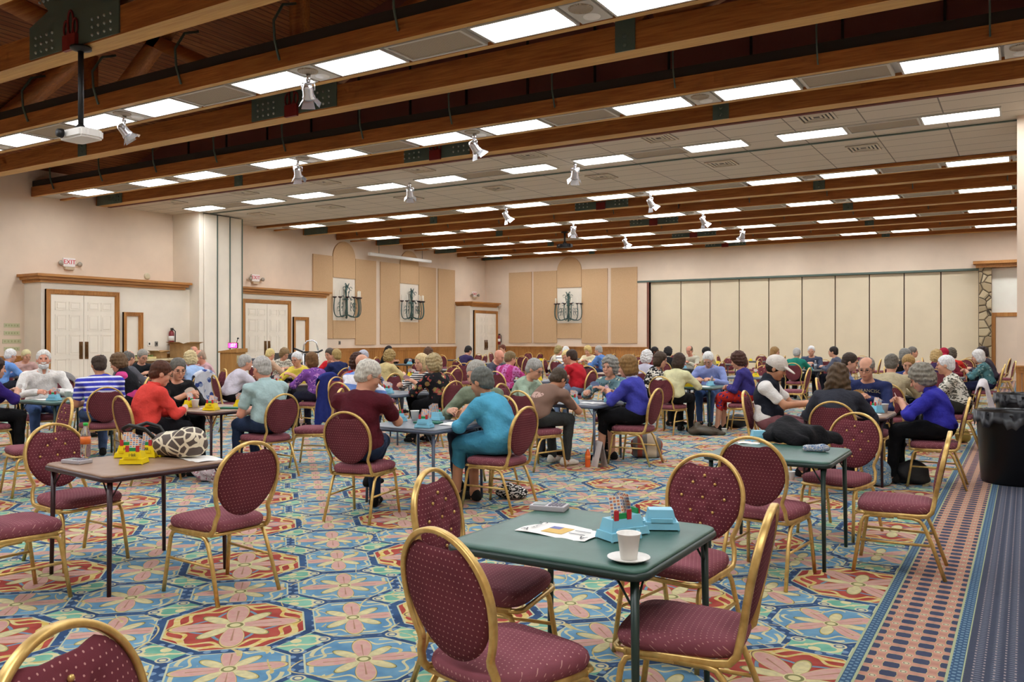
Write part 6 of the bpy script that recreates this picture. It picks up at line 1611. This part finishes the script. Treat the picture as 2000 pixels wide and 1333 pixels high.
o = obj('lettering', text_mesh(':07', .13, ml.m), None, ck); o.location = (.01, -.035, .08); o.rotation_euler = (pi/2, 0, 0)
def wcloth(x, y, w, d, h, rz, label):
    t = thing('cloth_table', label, 'table', (x, y, 0), rz)
    b = BM(); box(b, (-w/2, -d/2, h-.03), (w/2, d/2, h), .01); obj('table_top', b, flat('#bfa67e', .5), t)
    for sx in (-1, 1):
        for sy in (-1, 1): b = BM(); tube(b, [(sx*(w/2-.08), sy*(d/2-.08), 0), (sx*(w/2-.08), sy*(d/2-.08), h-.03)], .02, 8); obj('leg', b, m_black, t)
    return t
r = ray(512); z_ = 23.2; x, y = r[0]*z_, r[1]*z_
t = wcloth(x, y, 1.8, .75, .74, radians(-35), 'registration table under a short white cloth over a black skirt')
b = BM(); n_ = 60; top = []; bot = []
for k in range(n_):
    a = 2*pi*k/n_; e = .12; X1 = .97*abs(cos(a))**e*(1 if cos(a) > 0 else -1); Y1 = .45*abs(sin(a))**e*(1 if sin(a) > 0 else -1); wv = 1+.02*sin(k*1.9)
    top.append(b.verts.new((X1, Y1, .75))); bot.append(b.verts.new((X1*wv*1.03, Y1*wv*1.05, .47+.05*sin(k*.8))))
b.faces.new(top)
for k in range(n_): b.faces.new((top[k], top[(k+1) % n_], bot[(k+1) % n_], bot[k]))
clo = obj('tablecloth', b, flat('#f0eeee', .8)); tag(clo, 'short white cloth spread on the registration table', 'tablecloth'); clo.location = (x, y, .008); clo.rotation_euler = (0, 0, radians(-35))
b = BM(); box(b, (-.85, -.36, .02), (.85, .36, .70)); obj('black_skirt', b, m_black, t)
def at_z(px, z): q = ray(px); return q[0]*z, q[1]*z
def laptop(x, y, z, rz, label):
    t = thing('printer', label, 'office machine', (x, y, z), rz); b = BM(); box(b, (-.16, -.12, 0), (.16, .12, .2), .02); obj('case', b, flat('#4a4c55', .5), t); b = BM(); box(b, (-.12, -.125, .08), (.12, -.12, .16)); obj('front_panel', b, flat('#8d93b5', .4), t)
laptop(*at_z(487, 23.4), .755, radians(20), 'small dark office machine on the white tablecloth')
x, y = at_z(572, 25.2)
t = thing('equipment_case', 'long black equipment case behind the camouflage print blouse', 'case', (x, y, 0), radians(-30))
b = BM(); box(b, (-.95, -.35, .12), (.95, .35, 1.06), .03); obj('case_body', b, flat('#26272b', .5), t)
for sx in (-.8, .8): b = BM(); ball(b, (sx, 0, .06), .06, 8); obj('caster', b, m_black, t)
b = BM(); box(b, (-.96, -.36, .75), (.96, .36, .78)); obj('lid_seam', b, flat('#6a6c70', .4, .5), t)
x, y = at_z(607, 22.6)
t = thing('luggage_cart', 'chrome framed trolley with a curved top bar by the wooden frame', 'trolley', (x, y, 0), radians(30))
for sx in (-1, 1): b = BM(); tube(b, [(sx*.2, 0, .1), (sx*.2, 0, 1.2)], .02, 8); obj('post', b, m_chrome, t)
b = BM(); tube(b, [(-.2, 0, 1.2), (-.19, 0, 1.33), (-.1, 0, 1.44), (.05, 0, 1.46), (.15, 0, 1.4), (.2, 0, 1.2)], .02, 8); obj('top_bar', b, m_chrome, t)
b = BM(); tube(b, [(-.45, 0, 1.24), (-.2, 0, 1.14), (.2, 0, 1.14), (.32, 0, 1.2)], .025, 8); obj('handle', b, m_black, t)
b = BM(); box(b, (-.25, -.3, .08), (.25, .1, .12), .01); obj('deck', b, m_steel, t)
for sx in (-.2, .2): b = BM(); lathe(b, [(0, -.02), (.06, -.02), (.06, .02), (0, .02)], 14); bmesh.ops.transform(b, matrix=Matrix.Translation((sx, 0, .06)) @ Matrix.Rotation(pi/2, 4, 'Y'), verts=b.verts); obj('wheel', b, m_black, t)
# desk with cardboard boxes along the first enclosure
yd = on_x(315, 690, XE)[0]-.22
t = thing('service_desk', 'tan counter loaded with cardboard boxes below the fire extinguisher', 'counter', (XE+.62, yd, 0), 0)
b = BM(); box(b, (-.4, -1.1, .88), (.45, 1.0, .93), .008); obj('counter_top', b, flat('#d9c9a0', .5), t)
b = BM(); box(b, (-.35, -1.0, 0), (.38, .1, .88)); obj('cupboard', b, flat('#8a6a45', .6), t)
b = BM(); box(b, (-.35, .12, 0), (.38, .95, .88)); obj('side_cupboard', b, flat('#d6d0c2', .6), t)
mcb = flat('#b08a5a', .8, var=.12)
def carton(x, y, z, w, d, h, rz, label, flaps=True):
    t = thing('cardboard_box', label, 'cardboard box', (x, y, z), rz, 'cardboard boxes on the counter')
    b = BM(); box(b, (-w/2, -d/2, 0), (w/2, d/2, .01)); box(b, (-w/2, -d/2, 0), (-w/2+.01, d/2, h)); box(b, (w/2-.01, -d/2, 0), (w/2, d/2, h)); box(b, (-w/2, -d/2, 0), (w/2, -d/2+.01, h)); box(b, (-w/2, d/2-.01, 0), (w/2, d/2, h)); obj('box_body', b, mcb, t)
    for sx, sy in ((1, 0), (-1, 0), (0, 1), (0, -1)) if flaps else ():
        b = BM(); L = .16
        if sx: vs = [(sx*w/2, -d/2, h), (sx*w/2, d/2, h), (sx*(w/2+L), d/2, h+.04*sx), (sx*(w/2+L), -d/2, h+.04*sx)]
        else: vs = [(-w/2, sy*d/2, h), (w/2, sy*d/2, h), (w/2, sy*(d/2+L), h+.05), (-w/2, sy*(d/2+L), h+.05)]
        b.faces.new([b.verts.new(v) for v in vs]); obj('flap', b, mcb, t)
carton(XE+.55, yd+.62, .932, .55, .62, .42, .1, 'big open cardboard box at the extinguisher end of the counter')
carton(XE+.6, yd-.30, .932, .3, .4, .18, .5, 'low open cardboard box tipped behind the leather jacket man')
t2 = thing('bid_tray', 'shallow tray of small green items at the door end of the counter', 'tray', (XE+.65, yd-.8, .932), 0)
b = BM(); box(b, (-.2, -.25, 0), (.2, .25, .06), .01); obj('tray_body', b, flat('#d6c687', .5), t2)
for k in range(5): b = BM(); box(b, (-.12, -.2+.09*k, .06), (.1, -.14+.09*k, .11)); obj('packet', b, flat('#6d7a3c', .6), t2)
def bin_(px, py_bot, label, r0=.36, X=None):
    x, y = X; t = thing('trash_bin', label, 'trash bin', (x, y, 0), 0, 'black trash bins by the aisle')
    b = BM(); lathe(b, [(0, .0), (r0*.86, .0), (r0*.9, .02), (r0*1.02, .70), (r0*1.06, .72), (r0*1.06, .745), (r0*1.0, .745), (r0*.97, .7), (r0*.86, .05), (0, .04)], 32); obj('bin_body', b, flat('#0b0a0c', .35), t)
    b = BM(); n = 64; A = []; B_ = []; Cc = []
    for k in range(n):
        a = 2*pi*k/n; wv = .006*sin(k*2.1)+.004*sin(k*5.3)
        A.append(b.verts.new(((r0*.99)*cos(a), (r0*.99)*sin(a), .70))); B_.append(b.verts.new(((r0*1.07+wv)*cos(a), (r0*1.07+wv)*sin(a), .757))); Cc.append(b.verts.new(((r0*1.075+wv*1.6)*cos(a), (r0*1.075+wv*1.6)*sin(a), .62+.035*sin(k*.9)+.02*sin(k*2.7))))
    for k in range(n):
        b.faces.new((A[k], A[(k+1) % n], B_[(k+1) % n], B_[k])).smooth = True; b.faces.new((B_[k], B_[(k+1) % n], Cc[(k+1) % n], Cc[k])).smooth = True
    obj('liner', b, flat('#131217', .38), t)
bin_(0, 0, 'black trash bin with a crumpled liner, the one closer to the camera', .37, (-.09, 10.35))
bin_(0, 0, 'black trash bin with a crumpled liner beside the slatted aisle column', .37, (.0, 13.6))
# protos never used stay out of the picture: remove them
for pr in list(T0.values())+list(B0.values())+[CH0, CH1, BD0, CUP0, SC0, SAU]:
    if pr['label'] == 'x':
        for c_ in list(pr.children_recursive)+[pr]: bpy.data.objects.remove(c_)
